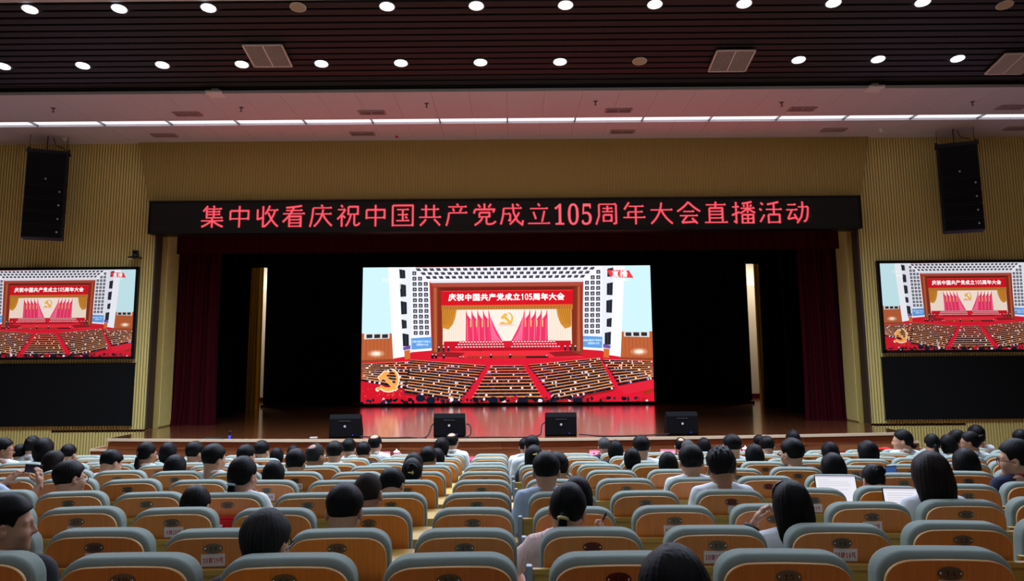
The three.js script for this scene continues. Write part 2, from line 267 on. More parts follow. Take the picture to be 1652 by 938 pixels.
  emblem(216, 644, 1.16, '#fff6e8'); emblem(216, 644, 1.06, '#f0a24e');
  for (let i = 0; i < 40; i++) R('rgba(255,220,120,0.8)', rr(90, 290), rr(690, 730), 3, 2);
  g.globalAlpha = 0.75; g.fillStyle = g.strokeStyle = '#ffffff'; g.font = 'bold 27px sans-serif'; g.fillText('CCTV 13', 182, 139); lettering(g, '新闻', 216, 150, 32, 26, 3, false); g.globalAlpha = 1;
  Pg('#e23a44', [1342, 84], [1458, 88], [1480, 128], [1360, 122]); g.fillStyle = g.strokeStyle = '#ffffff'; lettering(g, '直播', 1366, 88, 42, 34, 4.5, false);
  g.globalAlpha = 0.6; g.font = 'bold 20px sans-serif'; g.fillText('.com', 1410, 144); g.globalAlpha = 1;
  for (const x of [338, 1214]) { g.globalAlpha = 0.8; lettering(g, '庆祝中国共产党成立', x, 446, 10.5, 11, 1.4, false); lettering(g, '105周年大会', x + 22, 462, 11, 11, 1.4, false); g.globalAlpha = 1; }
});
const screenTex = ctex(broadcast, { wrap: false });
const screenMat = std(C(6, 6, 7), 0.5, { emissive: new THREE.Color(1, 1, 1), emissiveMap: screenTex, emissiveIntensity: 1.2 });
const screenMatTv = std(C(6, 6, 7), 0.4, { emissive: new THREE.Color(1, 1, 1), emissiveMap: screenTex, emissiveIntensity: 0.92 });

// ------------------------------------------------------------ the hall: floor, walls, ceilings
const X0 = -0.11, WALLZ = -16.4, CEIL = 6.78;
const FLOORY = [0.0, 0.0, 0.05, 0.115, 0.17, 0.255, 0.32, 0.38, 0.43, 0.493, 0.563, 0.663, 0.74];   // floor height at rows 1 to 12
const BEND = (k) => [0, 0.006, 0.006, 0.008, 0.013][k] ?? 0.019;   // the rows curve less towards the stage
const rowZ = (k, x = 0) => -(2.86 + 0.906 * (11 - k)) - BEND(k) * x * x;
{
  const s = new THREE.Shape();   // the raked floor in section
  s.moveTo(-4, -0.4); s.lineTo(-4, 0.9); s.lineTo(1.2, 0.78);
  for (let k = 12; k >= 1; k--) s.lineTo(-rowZ(k) - 0.55, FLOORY[k]);
  s.lineTo(26.5, 0); s.lineTo(26.5, -0.4);
  const g = new THREE.ExtrudeGeometry(s, { depth: 25, bevelEnabled: false }); g.rotateY(Math.PI / 2); g.translate(-12.5, 0, 0);
  const p = g.attributes.position, uv = g.attributes.uv; for (let i = 0; i < p.count; i++) uv.setXY(i, p.getX(i), p.getZ(i));
  struct('floor', g, M.floor);
}
function slatted(name, outline, slats, mat) {   // a wall: backing cut to its outline, vertical slats in front of it
  const sh = new THREE.Shape(outline.map(([x, y]) => new THREE.Vector2(x, y)));
  const w = struct(name, new THREE.ExtrudeGeometry(sh, { depth: 0.25, bevelEnabled: false }).translate(0, 0, WALLZ - 0.265), M.wall);
  const list = slats.map(([x, y0, y1]) => box(0.043, y1 - y0, 0.015, x, (y0 + y1) / 2, WALLZ - 0.0075));
  part('wall_slats', join(list), mat, w).userData.kind = 'stuff';
  return w;
}
const PITCH = 0.058, sl = (x0, x1, y0, y1) => { const r = []; for (let x = x0 + PITCH / 2; x < x1; x += PITCH) r.push([x, y0, y1]); return r; };
slatted('wall_left', [[-12.4, 0], [-7.3, 0], [-7.3, CEIL + 0.3], [-12.4, CEIL + 0.3]], sl(-12.2, -7.32, 0, CEIL), M.wallSlat);
slatted('wall_right', [[12.2, 0], [7.09, 0], [7.09, CEIL + 0.3], [12.2, CEIL + 0.3]], sl(7.11, 12.0, 0, CEIL), M.wallSlat);
struct('wall_west', box(0.25, 10.5, 20.5, -12.33, 4.6, -6.4), M.side);
struct('wall_east', box(0.25, 10.5, 20.5, 12.13, 4.6, -6.4), M.side);
struct('wall_back', box(25, 10, 0.25, -0.1, 4.6, 3.6), M.side);
{ // fascia over the stage opening, wider at the ceiling, with fine slats
  const lx = (y) => -7.5 - (y - 5.57) / 1.21 * 0.24, rx = (y) => 7.215 + (y - 5.57) / 1.21 * 0.215, y0 = 5.515, sh = new THREE.Shape([[lx(y0), y0], [rx(y0), y0], [rx(CEIL), CEIL], [lx(CEIL), CEIL]].map(([x, y]) => new THREE.Vector2(x, y)));
  const f = struct('wall_fascia', new THREE.ExtrudeGeometry(sh, { depth: 0.08, bevelEnabled: false }).translate(0, 0, WALLZ + 0.004), M.fascia), list = [];
  for (let x = -7.72; x < 7.42; x += 0.06) {
    const g = box(0.054, CEIL - y0, 0.008, x, (CEIL + y0) / 2, WALLZ + 0.088), p = g.attributes.position;
    for (let i = 0; i < p.count; i++) if (p.getY(i) < y0 + 0.1) { const q = p.getX(i); p.setY(i, Math.min(CEIL, Math.max(y0, q < -7.5 ? 5.57 + (-7.5 - q) / 0.24 * 1.21 : q > 7.215 ? 5.57 + (q - 7.215) / 0.215 * 1.21 : y0))); }
    list.push(g);
  }
  part('fascia_slats', join(list), M.fascia, f).userData.kind = 'stuff';
  struct('wall_header', box(14.36, 2.0, 0.1, X0, 6.1, -17.5), M.black);
}
for (const [i, s, xa, xb] of [[1, -1, -7.33, -7.2], [2, 1, 7.12, 7.0]]) {   // reveals of the stage opening with steel corner trim
  const w = Math.abs(xb - xa), j = struct('trim_' + i, box(w, 4.4, 0.62, (xa + xb) / 2, 3.1, -16.99), M.fascia), list = [];
  for (let k = 0; k < 10; k++) list.push(box(0.012, 4.3, 0.043, xb + s * -0.006, 3.1, -16.72 - k * 0.058));
  part('reveal_slats', join(list), M.wallSlat, j).userData.kind = 'stuff';
  struct('trim_' + (i + 2), box(0.035, 4.3, 0.03, s * (s < 0 ? 7.315 : 7.105), 3.1, -16.39), M.steel);
}
// white ceiling before the stage: two bands of panels with the light line between them
const white = struct('ceiling', box(24.6, 0.05, 1.55, X0, CEIL + 0.08, -14.03), M.black), white2 = struct('ceiling_rear', box(24.6, 0.05, 1.5, X0, CEIL + 0.08, -15.9), M.black);
struct('ceiling_slab', box(24.6, 0.1, 3.5, X0, CEIL + 0.3, -15.0), M.ceiling);
{
  const a = box(0.646, 0.05, 1.55), b = box(0.646, 0.05, 1.46), e = box(24.4, 0.05, 0.03, X0, CEIL + 0.025, -13.235);
  for (let i = -19; i < 19; i++) { part('ceiling_panel', a, M.ceiling, white, [-0.07 + 0.65 * (i + 0.5), CEIL + 0.025, -14.025]); part('ceiling_panel', b, M.ceiling, white2, [-0.07 + 0.65 * (i + 0.5), CEIL + 0.025, -15.86]); }
  part('edge_trim', e, M.ceilingTrim, white);
  part('trough_side', box(24.4, 0.2, 0.015, X0, CEIL + 0.15, -14.795), M.ceiling, white); part('trough_side', box(24.4, 0.2, 0.015, X0, CEIL + 0.15, -15.137), M.ceiling, white2);
}
// dark slatted ceiling, sloping up away from the stage
const ANG = 0.1972, slopeY = (z) => CEIL + 0.075 + (z + 13.4) * Math.tan(ANG);
const slope = struct('ceiling_slope', box(24.6, 0.06, 3.0, 0, 0.12, 0), M.black, [X0, slopeY(-12.16), -12.16]); slope.rotation.x = -ANG;
{
  const g = rbox(24.4, 0.05, 0.126, 0.006, 0, 0, 0, 1);
  for (let i = 0; i < 15; i++) part('ceiling_slat', g, M.slat, slope, [0, 0.02, -1.25 + (i + 0.5) * 0.168]);
}
const near = struct('ceiling_near', box(24.6, 0.2, 14.6, X0, 7.47, -3.6), M.ceiling);
part('edge_trim', box(24.6, 0.05, 0.06, X0, 7.405, -10.9), M.ceilingTrim, near);

// ------------------------------------------------------------ stage
const FRONT = (x) => -14 - 0.011 * (x - X0) * (x - X0), SH = 0.925;
{
  const s = new THREE.Shape(); s.moveTo(-7.15, 16.4);
  for (let i = 0; i <= 24; i++) { const x = -7.15 + 14.1 * i / 24; s.lineTo(x, -FRONT(x)); }
  s.lineTo(6.95, 16.4); s.lineTo(9, 16.4); s.lineTo(9, 26.4); s.lineTo(-9.2, 26.4); s.lineTo(-9.2, 16.4);
  const g = new THREE.ExtrudeGeometry(s, { depth: 0.05, bevelEnabled: false, curveSegments: 1 }); g.rotateX(-Math.PI / 2); g.translate(0, SH - 0.05, 0);
  struct('floor_stage', g, M.stage);
  const core = struct('wall_riser', box(14.1, 0.87, 1.8, -0.1, 0.435, -15.55), M.riser), nose = [];
  const ends = [-7.15, -5.4, -3.7, -1.95, -0.2, 1.55, 3.3, 5.05, 6.95];
  for (let c = 0; c < 5; c++) for (let i = 0; i < 8; i++) {   // facing boards in five courses, bent round the stage front
    const a = ends[i] + (c % 2 && i ? 0.6 : 0), b = ends[i + 1] + (c % 2 && i < 7 ? 0.6 : 0), h = c < 4 ? 0.118 : 0.37, y = SH - 0.06 - (c < 4 ? c * 0.121 + 0.06 : 4 * 0.121 + 0.185);
    const g2 = box(1, h, 0.03, 0, 0, 0), q = V((a + b) / 2, y, (FRONT(a) + FRONT(b)) / 2), L = Math.hypot(b - a, FRONT(b) - FRONT(a)) - 0.006;
    const m = part('riser_board', g2.scale(L, 1, 1), [M.riser, M.riserB, M.riserC][(i * 2 + c) % 3], core, [q.x, q.y, q.z - 0.03]); m.rotation.y = -Math.atan2(FRONT(b) - FRONT(a), b - a);
    const uv = g2.attributes.uv; for (let k = 0; k < uv.count; k++) uv.setXY(k, uv.getX(k) * L + i * 0.37 + c * 0.71, uv.getY(k) + c * 0.31 + i * 0.17);
  }
  for (let i = 0; i < 24; i++) { const a = -7.15 + 14.1 * i / 24, b = a + 14.1 / 24, g2 = box(Math.hypot(b - a, FRONT(b) - FRONT(a)) + 0.004, 0.045, 0.05); g2.rotateY(-Math.atan2(FRONT(b) - FRONT(a), b - a)); nose.push(g2.translate((a + b) / 2, SH - 0.018, (FRONT(a) + FRONT(b)) / 2 + 0.005)); }
  struct('trim_5', join(nose), M.nosing);
  for (const [s2, x, z0, nm] of [[-1, -7.15, -14.52, 'left'], [1, 6.95, -14.75, 'right']]) {
    const st = struct('stairs_' + nm, box(0.02, 0.1, 1.6, x + s2 * 0.011, 0.05, (z0 + WALLZ) / 2), M.riser);
    for (let i = 1; i <= 4; i++) {
      const y = SH - 0.175 * i, xc = x + s2 * 0.29 * (i - 0.5), d = z0 - WALLZ;
      part('step', box(0.288, y, d - 0.04, xc, y / 2, (z0 + WALLZ) / 2), M.riser, st);
      part('step_nosing', join([box(0.288, 0.035, 0.03, xc, y - 0.017, z0 - 0.01), box(0.03, 0.035, d - 0.05, xc + s2 * 0.14, y - 0.017, (z0 + WALLZ) / 2)]), M.nosing, st);
    }
  }
  // stage house
  struct('wall_stage_left', box(0.2, 7.2, 9.6, -9.2, 4.1, -21.6), M.black); struct('wall_stage_right', box(0.2, 7.2, 9.6, 9.0, 4.1, -21.6), M.black);
  struct('ceiling_stage', box(18.6, 0.2, 9.8, X0, 7.6, -21.6), M.black);
  const bw = struct('wall_stage_back', box(18.6, 7.2, 0.2, X0, 4.1, -26.3), M.offWhite); part('dado', box(18.4, 3.6, 0.04, X0, SH + 1.8, -26.18), M.beigeWall, bw); part('skirting', box(18.4, 0.14, 0.06, X0, SH + 0.07, -26.17), M.maroon, bw);
}

// ------------------------------------------------------------ screens, sign, speakers, curtains
function areaLight(color, intensity, w, h, p, look) { const l = new THREE.RectAreaLight(color, intensity, w, h); l.position.set(...p); l.lookAt(...look); scene.add(l); return l; }
{ // LED wall at the back of the stage
  const t = thing('led_wall', 'wide black LED wall standing at the back of the stage with a bright broadcast in its middle', 'led wall', [-0.165, SH, -23.4]);
  part('cabinet', rbox(13.98, 4.3, 0.3, 0.01, 0, 2.23, -0.16), M.led, t);
  part('base', box(14.0, 0.07, 0.5, 0, 0.035, -0.1), M.dark, t);
  part('screen', new THREE.BoxGeometry(8.38, 3.9, 0.01).translate(0.0, 2.03, -0.002), screenMat, t);
  areaLight(C(255, 148, 158), LEDWALL, 8.3, 3.8, [-0.165, SH + 2.03, -23.36], [-0.165, SH + 2.03, 0]);
}
function tv(x, label) {
  const t = thing('display_screen', label, 'screen', [x, 3.245, WALLZ + 0.01], 0, 'displays on the side walls');
  part('frame', join([box(3.62, 0.055, 0.09, 0, 0.905, 0.03), box(3.62, 0.055, 0.09, 0, -0.905, 0.03), box(0.055, 1.86, 0.09, -1.785, 0, 0.03), box(0.055, 1.86, 0.09, 1.785, 0, 0.03), box(3.6, 1.84, 0.04, 0, 0, 0.005)]), M.frame, t);
  part('screen', new THREE.BoxGeometry(3.5, 1.755, 0.01).translate(0, 0, 0.03), screenMatTv, t);
  areaLight(C(190, 165, 255), SIDETV, 3.4, 1.7, [x, 3.245, WALLZ + 0.075], [x, 3.245, 0]);
}
tv(-9.42, 'wide display showing the broadcast, left of the stage, cut by the photo edge');
tv(9.24, 'wide display showing the broadcast, right of the stage, cut by the photo edge');
for (const [x, side] of [[-9.31, 'left'], [9.12, 'right']]) {
  const t = thing('wall_panel', `flat matt black panel under the ${side} display`, 'panel', [x, 1.62, WALLZ + 0.01], 0, 'black panels under the displays');
  part('panel_face', rbox(3.43, 1.22, 0.05, 0.008, 0, 0, 0.02), M.grille, t);
  part('panel_rim', join([box(3.45, 0.012, 0.06, 0, 0.612, 0.02), box(3.45, 0.012, 0.06, 0, -0.612, 0.02)]), M.frame, t);
}
{ // ticker sign over the stage
  const W = 14.53, H = 0.68, t = thing('led_sign', 'long black LED sign with glowing red Chinese characters above the stage opening', 'sign', [-0.14, 5.17, -16.2]);
  part('housing', rbox(W, H, 0.42, 0.01, 0, 0, -0.21), M.frame, t);
  part('frame', join([box(W, 0.03, 0.04, 0, H / 2 - 0.015, 0.005), box(W, 0.03, 0.04, 0, -H / 2 + 0.015, 0.005), box(0.03, H, 0.04, -W / 2 + 0.015, 0, 0.005), box(0.03, H, 0.04, W / 2 - 0.015, 0, 0.005)]), M.blackPlastic, t);
  const draw = (glow) => canvas(2048, 88, (g) => {
    g.fillStyle = glow ? '#000' : '#0d0f10'; g.fillRect(0, 0, 2048, 88); if (!glow) return;
    const k = 2048 / 14.47, x0 = (-6.39 + 0.14 + 14.47 / 2) * k, cell = 0.5555 * k;
    for (const [c, lw] of [['#7c0a18', 8.2], ['#e02034', 6.3], ['#ff6472', 4.1]]) { g.fillStyle = g.strokeStyle = c; lettering(g, '集中收看庆祝中国共产党成立105周年大会直播活动', x0, 9, cell, 68, lw, true); }
    g.fillStyle = 'rgba(0,0,0,0.16)'; for (let x = 0; x < 2048; x += 4) g.fillRect(x, 0, 1, 88); for (let y = 0; y < 88; y += 4) g.fillRect(0, y, 2048, 1);
  });
  part('screen', new THREE.BoxGeometry(14.47, 0.62, 0.01).translate(0, 0, 0.001), std(C(15, 18, 19), 0.6, { emissive: new THREE.Color(1, 1, 1), emissiveMap: ctex(draw(true), { wrap: false }), emissiveIntensity: 1.15 }), t);
  areaLight(C(255, 40, 62), SIGNLIGHT, 12.4, 0.5, [-0.14, 5.17, -16.15], [-0.14, 5.17, 0]);
}
for (const [x, side, turn] of [[-9.28, 'left', 0.42], [8.93, 'right', -0.42]]) {   // hanging line arrays
  const t = thing('line_array_speaker', `black hanging line array of five cabinets above the ${side} display`, 'speaker', [x, 6.4, -15.75], turn, 'line arrays beside the stage'); t.scale.x = 0.88;
  let y = 0; const hs = [0.66, 0.272, 0.272, 0.272, 0.255];
  hs.forEach((h, i) => {
    const c = part('cabinet', rbox(0.8, h - 0.012, 0.42, 0.015, 0, y - h / 2, 0), M.speaker, t);
    part('grille', rbox(0.74, h - 0.06, 0.02, 0.006, 0, y - h / 2, 0.21), M.grille, c);
    const b = cyl(0.019, 0.019, 0.008, 16).rotateX(Math.PI / 2); part('badge', b.translate(i ? 0.29 : 0, y - (i ? h / 2 : h - 0.11), 0.223), M.badge, c);
    for (const s of [-1, 1]) part('side_plate', box(0.014, h * 0.8, 0.1, s * 0.405, y - h / 2, 0.06), M.dark, c);
    y -= h;
  });
  part('rigging_bar', join([box(0.86, 0.05, 0.3, 0, 0.03, 0), box(0.05, 0.09, 0.05, -0.4, 0.07, 0), box(0.05, 0.09, 0.05, 0.4, 0.07, 0)]), M.dark, t);
  for (const q of [-0.38, -0.04, 0.36]) part('suspension_cable', tube([[q, 0.05, 0], [q * 1.02, 0.25, 0], [q, 0.37, 0]], q === -0.04 ? 0.012 : 0.006, 8, 5), M.cable, t);
  part('signal_cable', tube([[0.05, 0.4, -0.1], [0.12, 0.22, -0.12], [0.3, 0.15, -0.14], [0.34, -0.4, -0.23]], 0.008, 20, 5), M.cable, t);
}
{ // camera on a wall bracket
  const t = thing('wall_camera', 'small black camera on a bracket beside the left end of the red sign', 'camera', [-7.68, 4.36, WALLZ]);
  part('bracket', join([box(0.2, 0.02, 0.2, 0, 0, 0.1), box(0.2, 0.03, 0.02, 0, 0, 0.205)]), M.blackPlastic, t);
  part('camera_base', cyl(0.06, 0.07, 0.05, 20), M.blackPlastic, t, [0.01, 0.035, 0.11]);
  const h = part('camera_head', rbox(0.09, 0.085, 0.12, 0.025, 0.01, 0.105, 0.11, 3), M.blackPlastic, t); part('lens', cyl(0.03, 0.032, 0.03, 18).rotateX(Math.PI / 2).translate(0.01, 0.105, 0.18), M.frame, h);
  part('junction_box', rbox(0.07, 0.06, 0.06, 0.006, -0.11, 0.0, 0.035), M.plastic, t);
}
function curtain(name, label, x0, x1, z, y0, y1, folds, amp, mat, flare = 0.0, gather = 0) {
  const t = thing(name, label, 'curtain', [(x0 + x1) / 2, y0, z]), n = folds * 10, m = 18, w = x1 - x0, pos = [], uv = [], idx = [];
  const ph = rr(0, 6), ph2 = rr(0, 6);
  for (let side = 0; side < 2; side++) for (let j = 0; j <= m; j++) for (let i = 0; i <= n; i++) {
    const u = i / n, v = j / m, k = (1 - v), a = u * folds * Math.PI * 2;
    let x = (u - 0.5) * w * (1 - gather * Math.sin(Math.min(1, k * 1.05) * Math.PI * 0.5) * 0.5 + flare * Math.pow(k, 6)) + 0.016 * Math.sin(a * 0.37 + ph + k * 2);
    const zz = amp * (0.7 + 0.5 * k) * (Math.sin(a + 0.5 * Math.sin(a * 0.31 + ph)) * 0.75 + 0.35 * Math.sin(a * 0.43 + ph2 + k)) + flare * 0.8 * Math.pow(k, 8) - side * 0.012;
    pos.push(x, v * (y1 - y0), zz); uv.push(u * w, v * (y1 - y0));
  }
  const q = (n + 1) * (m + 1);
  for (let j = 0; j < m; j++) for (let i = 0; i < n; i++) { const a = j * (n + 1) + i, b = a + 1, c = a + n + 1, d = c + 1; idx.push(a, b, d, a, d, c, q + a, q + d, q + b, q + a, q + c, q + d); }
  const g = new THREE.BufferGeometry(); g.setAttribute('position', new THREE.Float32BufferAttribute(pos, 3)); g.setAttribute('uv', new THREE.Float32BufferAttribute(uv, 2)); g.setIndex(idx); g.computeVertexNormals();
  part('drape', g, mat, t);
  part('heading', box(w * 1.01, 0.06, 0.09, 0, y1 - y0, 0), mat, t);
  return t;
}
curtain('maroon_curtain', 'dark maroon velvet curtain gathered at the left side of the stage', -7.46, -6.3, -17.35, SH, 5.15, 11, 0.06, M.maroon, 0.12);
curtain('maroon_curtain', 'dark maroon velvet curtain gathered at the right side of the stage', 6.2, 7.36, -17.35, SH, 5.15, 11, 0.06, M.maroon, 0.12);
curtain('valance', 'short pleated maroon valance hanging under the red sign', -7.6, 7.38, -17.1, 4.53, 5.3, 62, 0.03, M.maroon);
curtain('green_curtain', 'nearly black green curtain next to the left maroon curtain', -7.5, -6.76, -19.7, SH, 5.5, 7, 0.06, M.green, 0.05);
curtain('green_curtain', 'nearly black green curtain next to the right maroon curtain', 6.6, 7.6, -19.7, SH, 5.5, 8, 0.06, M.green, 0.05);
curtain('green_curtain', 'inner dark green curtain leg touching the left yellow curtain', -7.9, -7.07, -21.7, SH, 5.5, 7, 0.06, M.green, 0.02);
curtain('green_curtain', 'inner dark green curtain leg touching the right yellow curtain', 6.66, 7.9, -21.7, SH, 5.5, 8, 0.06, M.green, 0.02);
curtain('border_curtain', 'black green border curtain across the top of the stage above the LED wall', -8.4, 8.2, -20.5, 4.6, 7.48, 60, 0.04, M.green);
curtain('yellow_curtain', 'yellow curtain by the left end of the LED wall', -7.5, -6.98, -22.5, SH, 5.4, 5, 0.05, M.yellow, 0.14, 0.1);
curtain('yellow_curtain', 'yellow curtain by the right end of the LED wall', 6.78, 7.25, -22.5, SH, 5.4, 5, 0.05, M.yellow, 0.14, 0.1);

// ------------------------------------------------------------ on the stage
const blueLed = std(C(20, 30, 120), 0.4, { emissive: C(40, 60, 255), emissiveIntensity: 2.5 });
const PLACE = ['leftmost', 'second', 'third', 'rightmost'];
let wedge0;
[[-2.93, -14.32, 0.05], [-1.12, -14.34, 0], [0.83, -14.36, 0], [2.94, -14.34, -0.04]].forEach(([x, z, a], i) => {
  const label = `${PLACE[i]} of the four black floor monitors on the stage edge`;
  if (i) { const c = copy(wedge0, 'stage_monitor', label); c.position.set(x, SH, z); c.rotation.y = a; return; }
  const t = wedge0 = thing('stage_monitor', label, 'speaker', [x, SH, z], a, 'floor monitors on the stage edge');
  const s = new THREE.Shape(); s.moveTo(0.02, 0); s.lineTo(0.34, 0); s.lineTo(0.37, 0.06); s.lineTo(0.12, 0.37); s.lineTo(0.06, 0.375); s.lineTo(0, 0.31); s.lineTo(0, 0.02);
  const g = new THREE.ExtrudeGeometry(s, { depth: 0.52, bevelEnabled: true, bevelSize: 0.012, bevelThickness: 0.012, bevelSegments: 2 }); g.translate(0, 0, -0.26); g.rotateY(Math.PI / 2); g.translate(0, 0.014, 0);
  part('cabinet', g, M.monitor, t);
  part('badge', cyl(0.02, 0.02, 0.006, 18).rotateX(Math.PI / 2), M.badge, t, [0, 0.2, 0.016]);
  part('handle', rbox(0.2, 0.025, 0.016, 0.006), M.dark, t, [0, 0.285, 0.012]);
  part('indicator_lamp', new THREE.SphereGeometry(0.007, 10, 8), blueLed, t, [0.14, 0.05, 0.016]);
  for (const q of [-0.2, 0.2]) part('foot', cyl(0.02, 0.02, 0.014, 12), M.dark, t, [q, 0.007, -0.2]);
});
for (const [i, pts] of [[[-2.66, 0.03, -14.3], [-2.3, 0.012, -14.2], [-1.85, 0.012, -14.22], [-1.5, 0.02, -14.26], [-1.42, 0.2, -14.34], [-1.38, 0.24, -14.36]], [[-0.82, 0.22, -14.36], [-0.76, 0.2, -14.33], [-0.75, 0.04, -14.27], [-0.85, 0.012, -14.22], [-0.4, 0.012, -14.16], [0.3, 0.012, -14.18], [0.46, 0.04, -14.26], [0.5, 0.2, -14.34], [0.56, 0.24, -14.38]], [[1.14, 0.03, -14.34], [1.5, 0.012, -14.22], [2.2, 0.012, -14.24], [2.7, 0.03, -14.3]]].entries())
  tag(part('stage_cable', tube(pts.map(([x, y, z]) => [x, y + SH, z]), 0.011, 60, 6), M.cable, scene), ['black cable running from the leftmost to the second floor monitor', 'black cable looping between the two middle floor monitors', 'black cable on the stage edge right of the third floor monitor'][i], 'cable').name = numbered('stage_cable');
{
  const t = thing('receiver_box', 'small dark gadget with a blue light on the stage floor before the left maroon curtain', 'gadget', [-4.93, SH, -14.35]);
  part('body', rbox(0.05, 0.14, 0.05, 0.012, 0, 0.07, 0), M.blackPlastic, t); part('lamp', rbox(0.036, 0.05, 0.02, 0.006, 0, 0.035, 0.022), blueLed, t);
  const c = thing('floor_socket', 'flat dark floor box on the stage left of the small blue light', 'floor box', [-5.25, SH, -14.4]); part('lid', rbox(0.32, 0.014, 0.14, 0.004, 0, 0.007, 0), M.dark, c); part('hinge', box(0.28, 0.01, 0.012, 0, 0.015, -0.06), M.steel, c);
  tag(part('paper_scrap', new THREE.BoxGeometry(0.13, 0.006, 0.08, 4, 1, 3).translate(0, 0.006, 0), M.paper, scene, [-3.5, SH, -14.45]), 'scrap of white paper on the stage left of the leftmost floor monitor', 'paper').rotation.y = 0.3;
}
for (const [x, side] of [[-7.9, 'left'], [7.7, 'right']]) {   // lamps behind the LED wall that light the white back wall
  const t = thing('work_lamp', `work lamp hanging behind the ${side} end of the LED wall`, 'lamp', [x, 5.4, -24.7]);
  part('housing', rbox(0.4, 0.08, 0.2, 0.02, 0, 0.06, 0), M.frame, t); part('lamp_lens', box(0.34, 0.02, 0.16, 0, 0.01, 0), std(C(255, 255, 250), 0.5, { emissive: C(255, 244, 226), emissiveIntensity: 4 }), t);
  part('hanging_rod', cyl(0.012, 0.012, 2.05, 8), M.steel, t, [0, 1.1, 0]);
  const l = new THREE.SpotLight(C(255, 242, 220), WORK, 0, 1.4, 0.8, 2); l.position.set(x, 5.36, -24.7); l.target.position.set(x, 1.5, -26.2); l.castShadow = true; l.shadow.radius = 6; scene.add(l, l.target);
}

// ------------------------------------------------------------ ceiling fittings
const lensMat = std(C(255, 255, 255), 0.4, { emissive: C(240, 246, 255), emissiveIntensity: GLOW });
const lensGeo = new THREE.SphereGeometry(0.102, 24, 8, 0, Math.PI * 2, Math.PI * 0.5, Math.PI * 0.5).scale(1, 0.14, 1), ringGeo = new THREE.TorusGeometry(0.112, 0.007, 8, 32).rotateX(Math.PI / 2);
function downlight(x, y, z, tilt, label, group, power, angle = 1.32) {
  const t = thing('downlight', label, 'downlight', [x, y, z], 0, group); t.rotation.x = -tilt;
  part('trim_ring', ringGeo, M.ceilingTrim, t); part('lens', lensGeo, lensMat, t);
  const l = new THREE.SpotLight(C(218, 231, 255), power, 0, angle, 0.85, 2), d = V(0, -1, 0).applyEuler(t.rotation);
  l.position.set(x, y, z).addScaledVector(d, 0.045); l.target.position.copy(l.position).add(d); l.castShadow = true; l.shadow.radius = 5; scene.add(l, l.target);
}
function roundSpeaker(x, y, z, label) {
  const t = thing('ceiling_speaker', label, 'ceiling speaker', [x, y, z], 0, 'round unlit speakers in the dark ceiling'); t.rotation.x = -ANG;
  part('rim', ringGeo, M.plastic, t); part('grille', cyl(0.108, 0.108, 0.012, 28), std(C(176, 168, 142), 0.7), t);
}
const GX = (i) => -8.13 + 1.272 * i;   // the lamp grid across the hall
let nf = 0, nn = 0;
for (let i = 0; i < 14; i++) {
  const x = GX(i) + (i > 0 ? 0.0 : 0), yz = (z) => slopeY(z) - 0.012;
  const xn = -4.35 + 1.2875 * (i - 3);
  if (i === 8) roundSpeaker(2.09, yz(-12.5), -12.5, 'round beige ceiling speaker among the far row of downlights, right of centre');
  else if (i !== 9 && i !== 13) downlight(xn, yz(-12.5), -12.5, ANG, `${ORD[nf++]} downlight from the left in the far row of the dark slatted ceiling`, 'downlights in the far row', SPOT);
  if (i > 0 && i < 14) {
    if (i === 4) roundSpeaker(-3.06, yz(-11.02), -11.02, 'round beige ceiling speaker in the near row, left of centre');
    else if (i === 12) roundSpeaker(7.18, yz(-11.1), -11.1, 'round grey ceiling speaker in the near row near the upper right corner');
    else if (i < 12) downlight(xn, yz(-11.02), -11.02, ANG, `${ORD[nn++]} downlight from the left in the near row at the top of the photo`, 'downlights in the near row', SPOT);
  }
}
for (const [r, z] of [[0, -8.2], [1, -5.6], [2, -3.0], [3, -0.4], [4, 2.0]]) for (let i = 0; i < 6; i++)
  downlight(-7.6 + 3.04 * i, 7.36, z, 0, `${ORD[i]} downlight from the left over the seats in ceiling row ${['one', 'two', 'three', 'four', 'five'][r]}, above the frame`, 'downlights over the seats', HOUSE, 1.2);
{ // the light line: one lamp per bay
  const pane = rbox(1.27, 0.02, 0.31, 0.006), div = box(0.022, 0.06, 0.33), gm = std(C(255, 255, 255), 0.5, { emissive: C(248, 248, 255), emissiveIntensity: 1.04 });
  for (let i = -8; i < 8; i++) {
    const t = thing('linear_light', `${ORD[i + 8]} bay from the left of the continuous white light line in the ceiling`, 'ceiling light', [-0.07 + 1.3 * (i + 0.5), CEIL + 0.05, -14.965], 0, 'bays of the white light line');
    part('diffuser', pane, gm, t); part('divider', div, M.steel, t, [0.65, -0.01, 0]);
  }
  areaLight(C(236, 240, 255), STRIP, 20.8, 0.31, [-0.07, CEIL + 0.035, -14.965], [-0.07, 0, -14.965]);
}
function vent(name, label, p, w, d, tilt, mat, group, slats) {
  const t = thing(name, label, 'air vent', p, 0, group); t.rotation.x = -tilt;
  part('frame', join([box(w, 0.02, 0.03, 0, 0, d / 2), box(w, 0.02, 0.03, 0, 0, -d / 2), box(0.03, 0.02, d, w / 2, 0, 0), box(0.03, 0.02, d, -w / 2, 0, 0)]), mat, t);
  const list = []; for (let i = 0; i < slats; i++) list.push(box(0.008, 0.014, d, -w / 2 + (i + 0.5) * w / slats, 0.0, 0).rotateZ(0)); list.push(box(0.02, 0.018, d, 0, 0, 0));
  part('louvre', join(list), mat, t); part('duct', box(w * 0.98, 0.01, d * 0.98, 0, 0.012, 0), M.dark, t);
}
for (const [x, z, l] of [[-3.84, -12.2, 'left of centre'], [3.56, -12.45, 'right of centre'], [8.2, -12.6, 'at the right edge']]) vent('square_vent', `white square air vent in the dark slatted ceiling, ${l}`, [x, slopeY(z) - 0.05, z], 0.6, 0.62, ANG, M.vent, 'vents in the dark ceiling', 24);
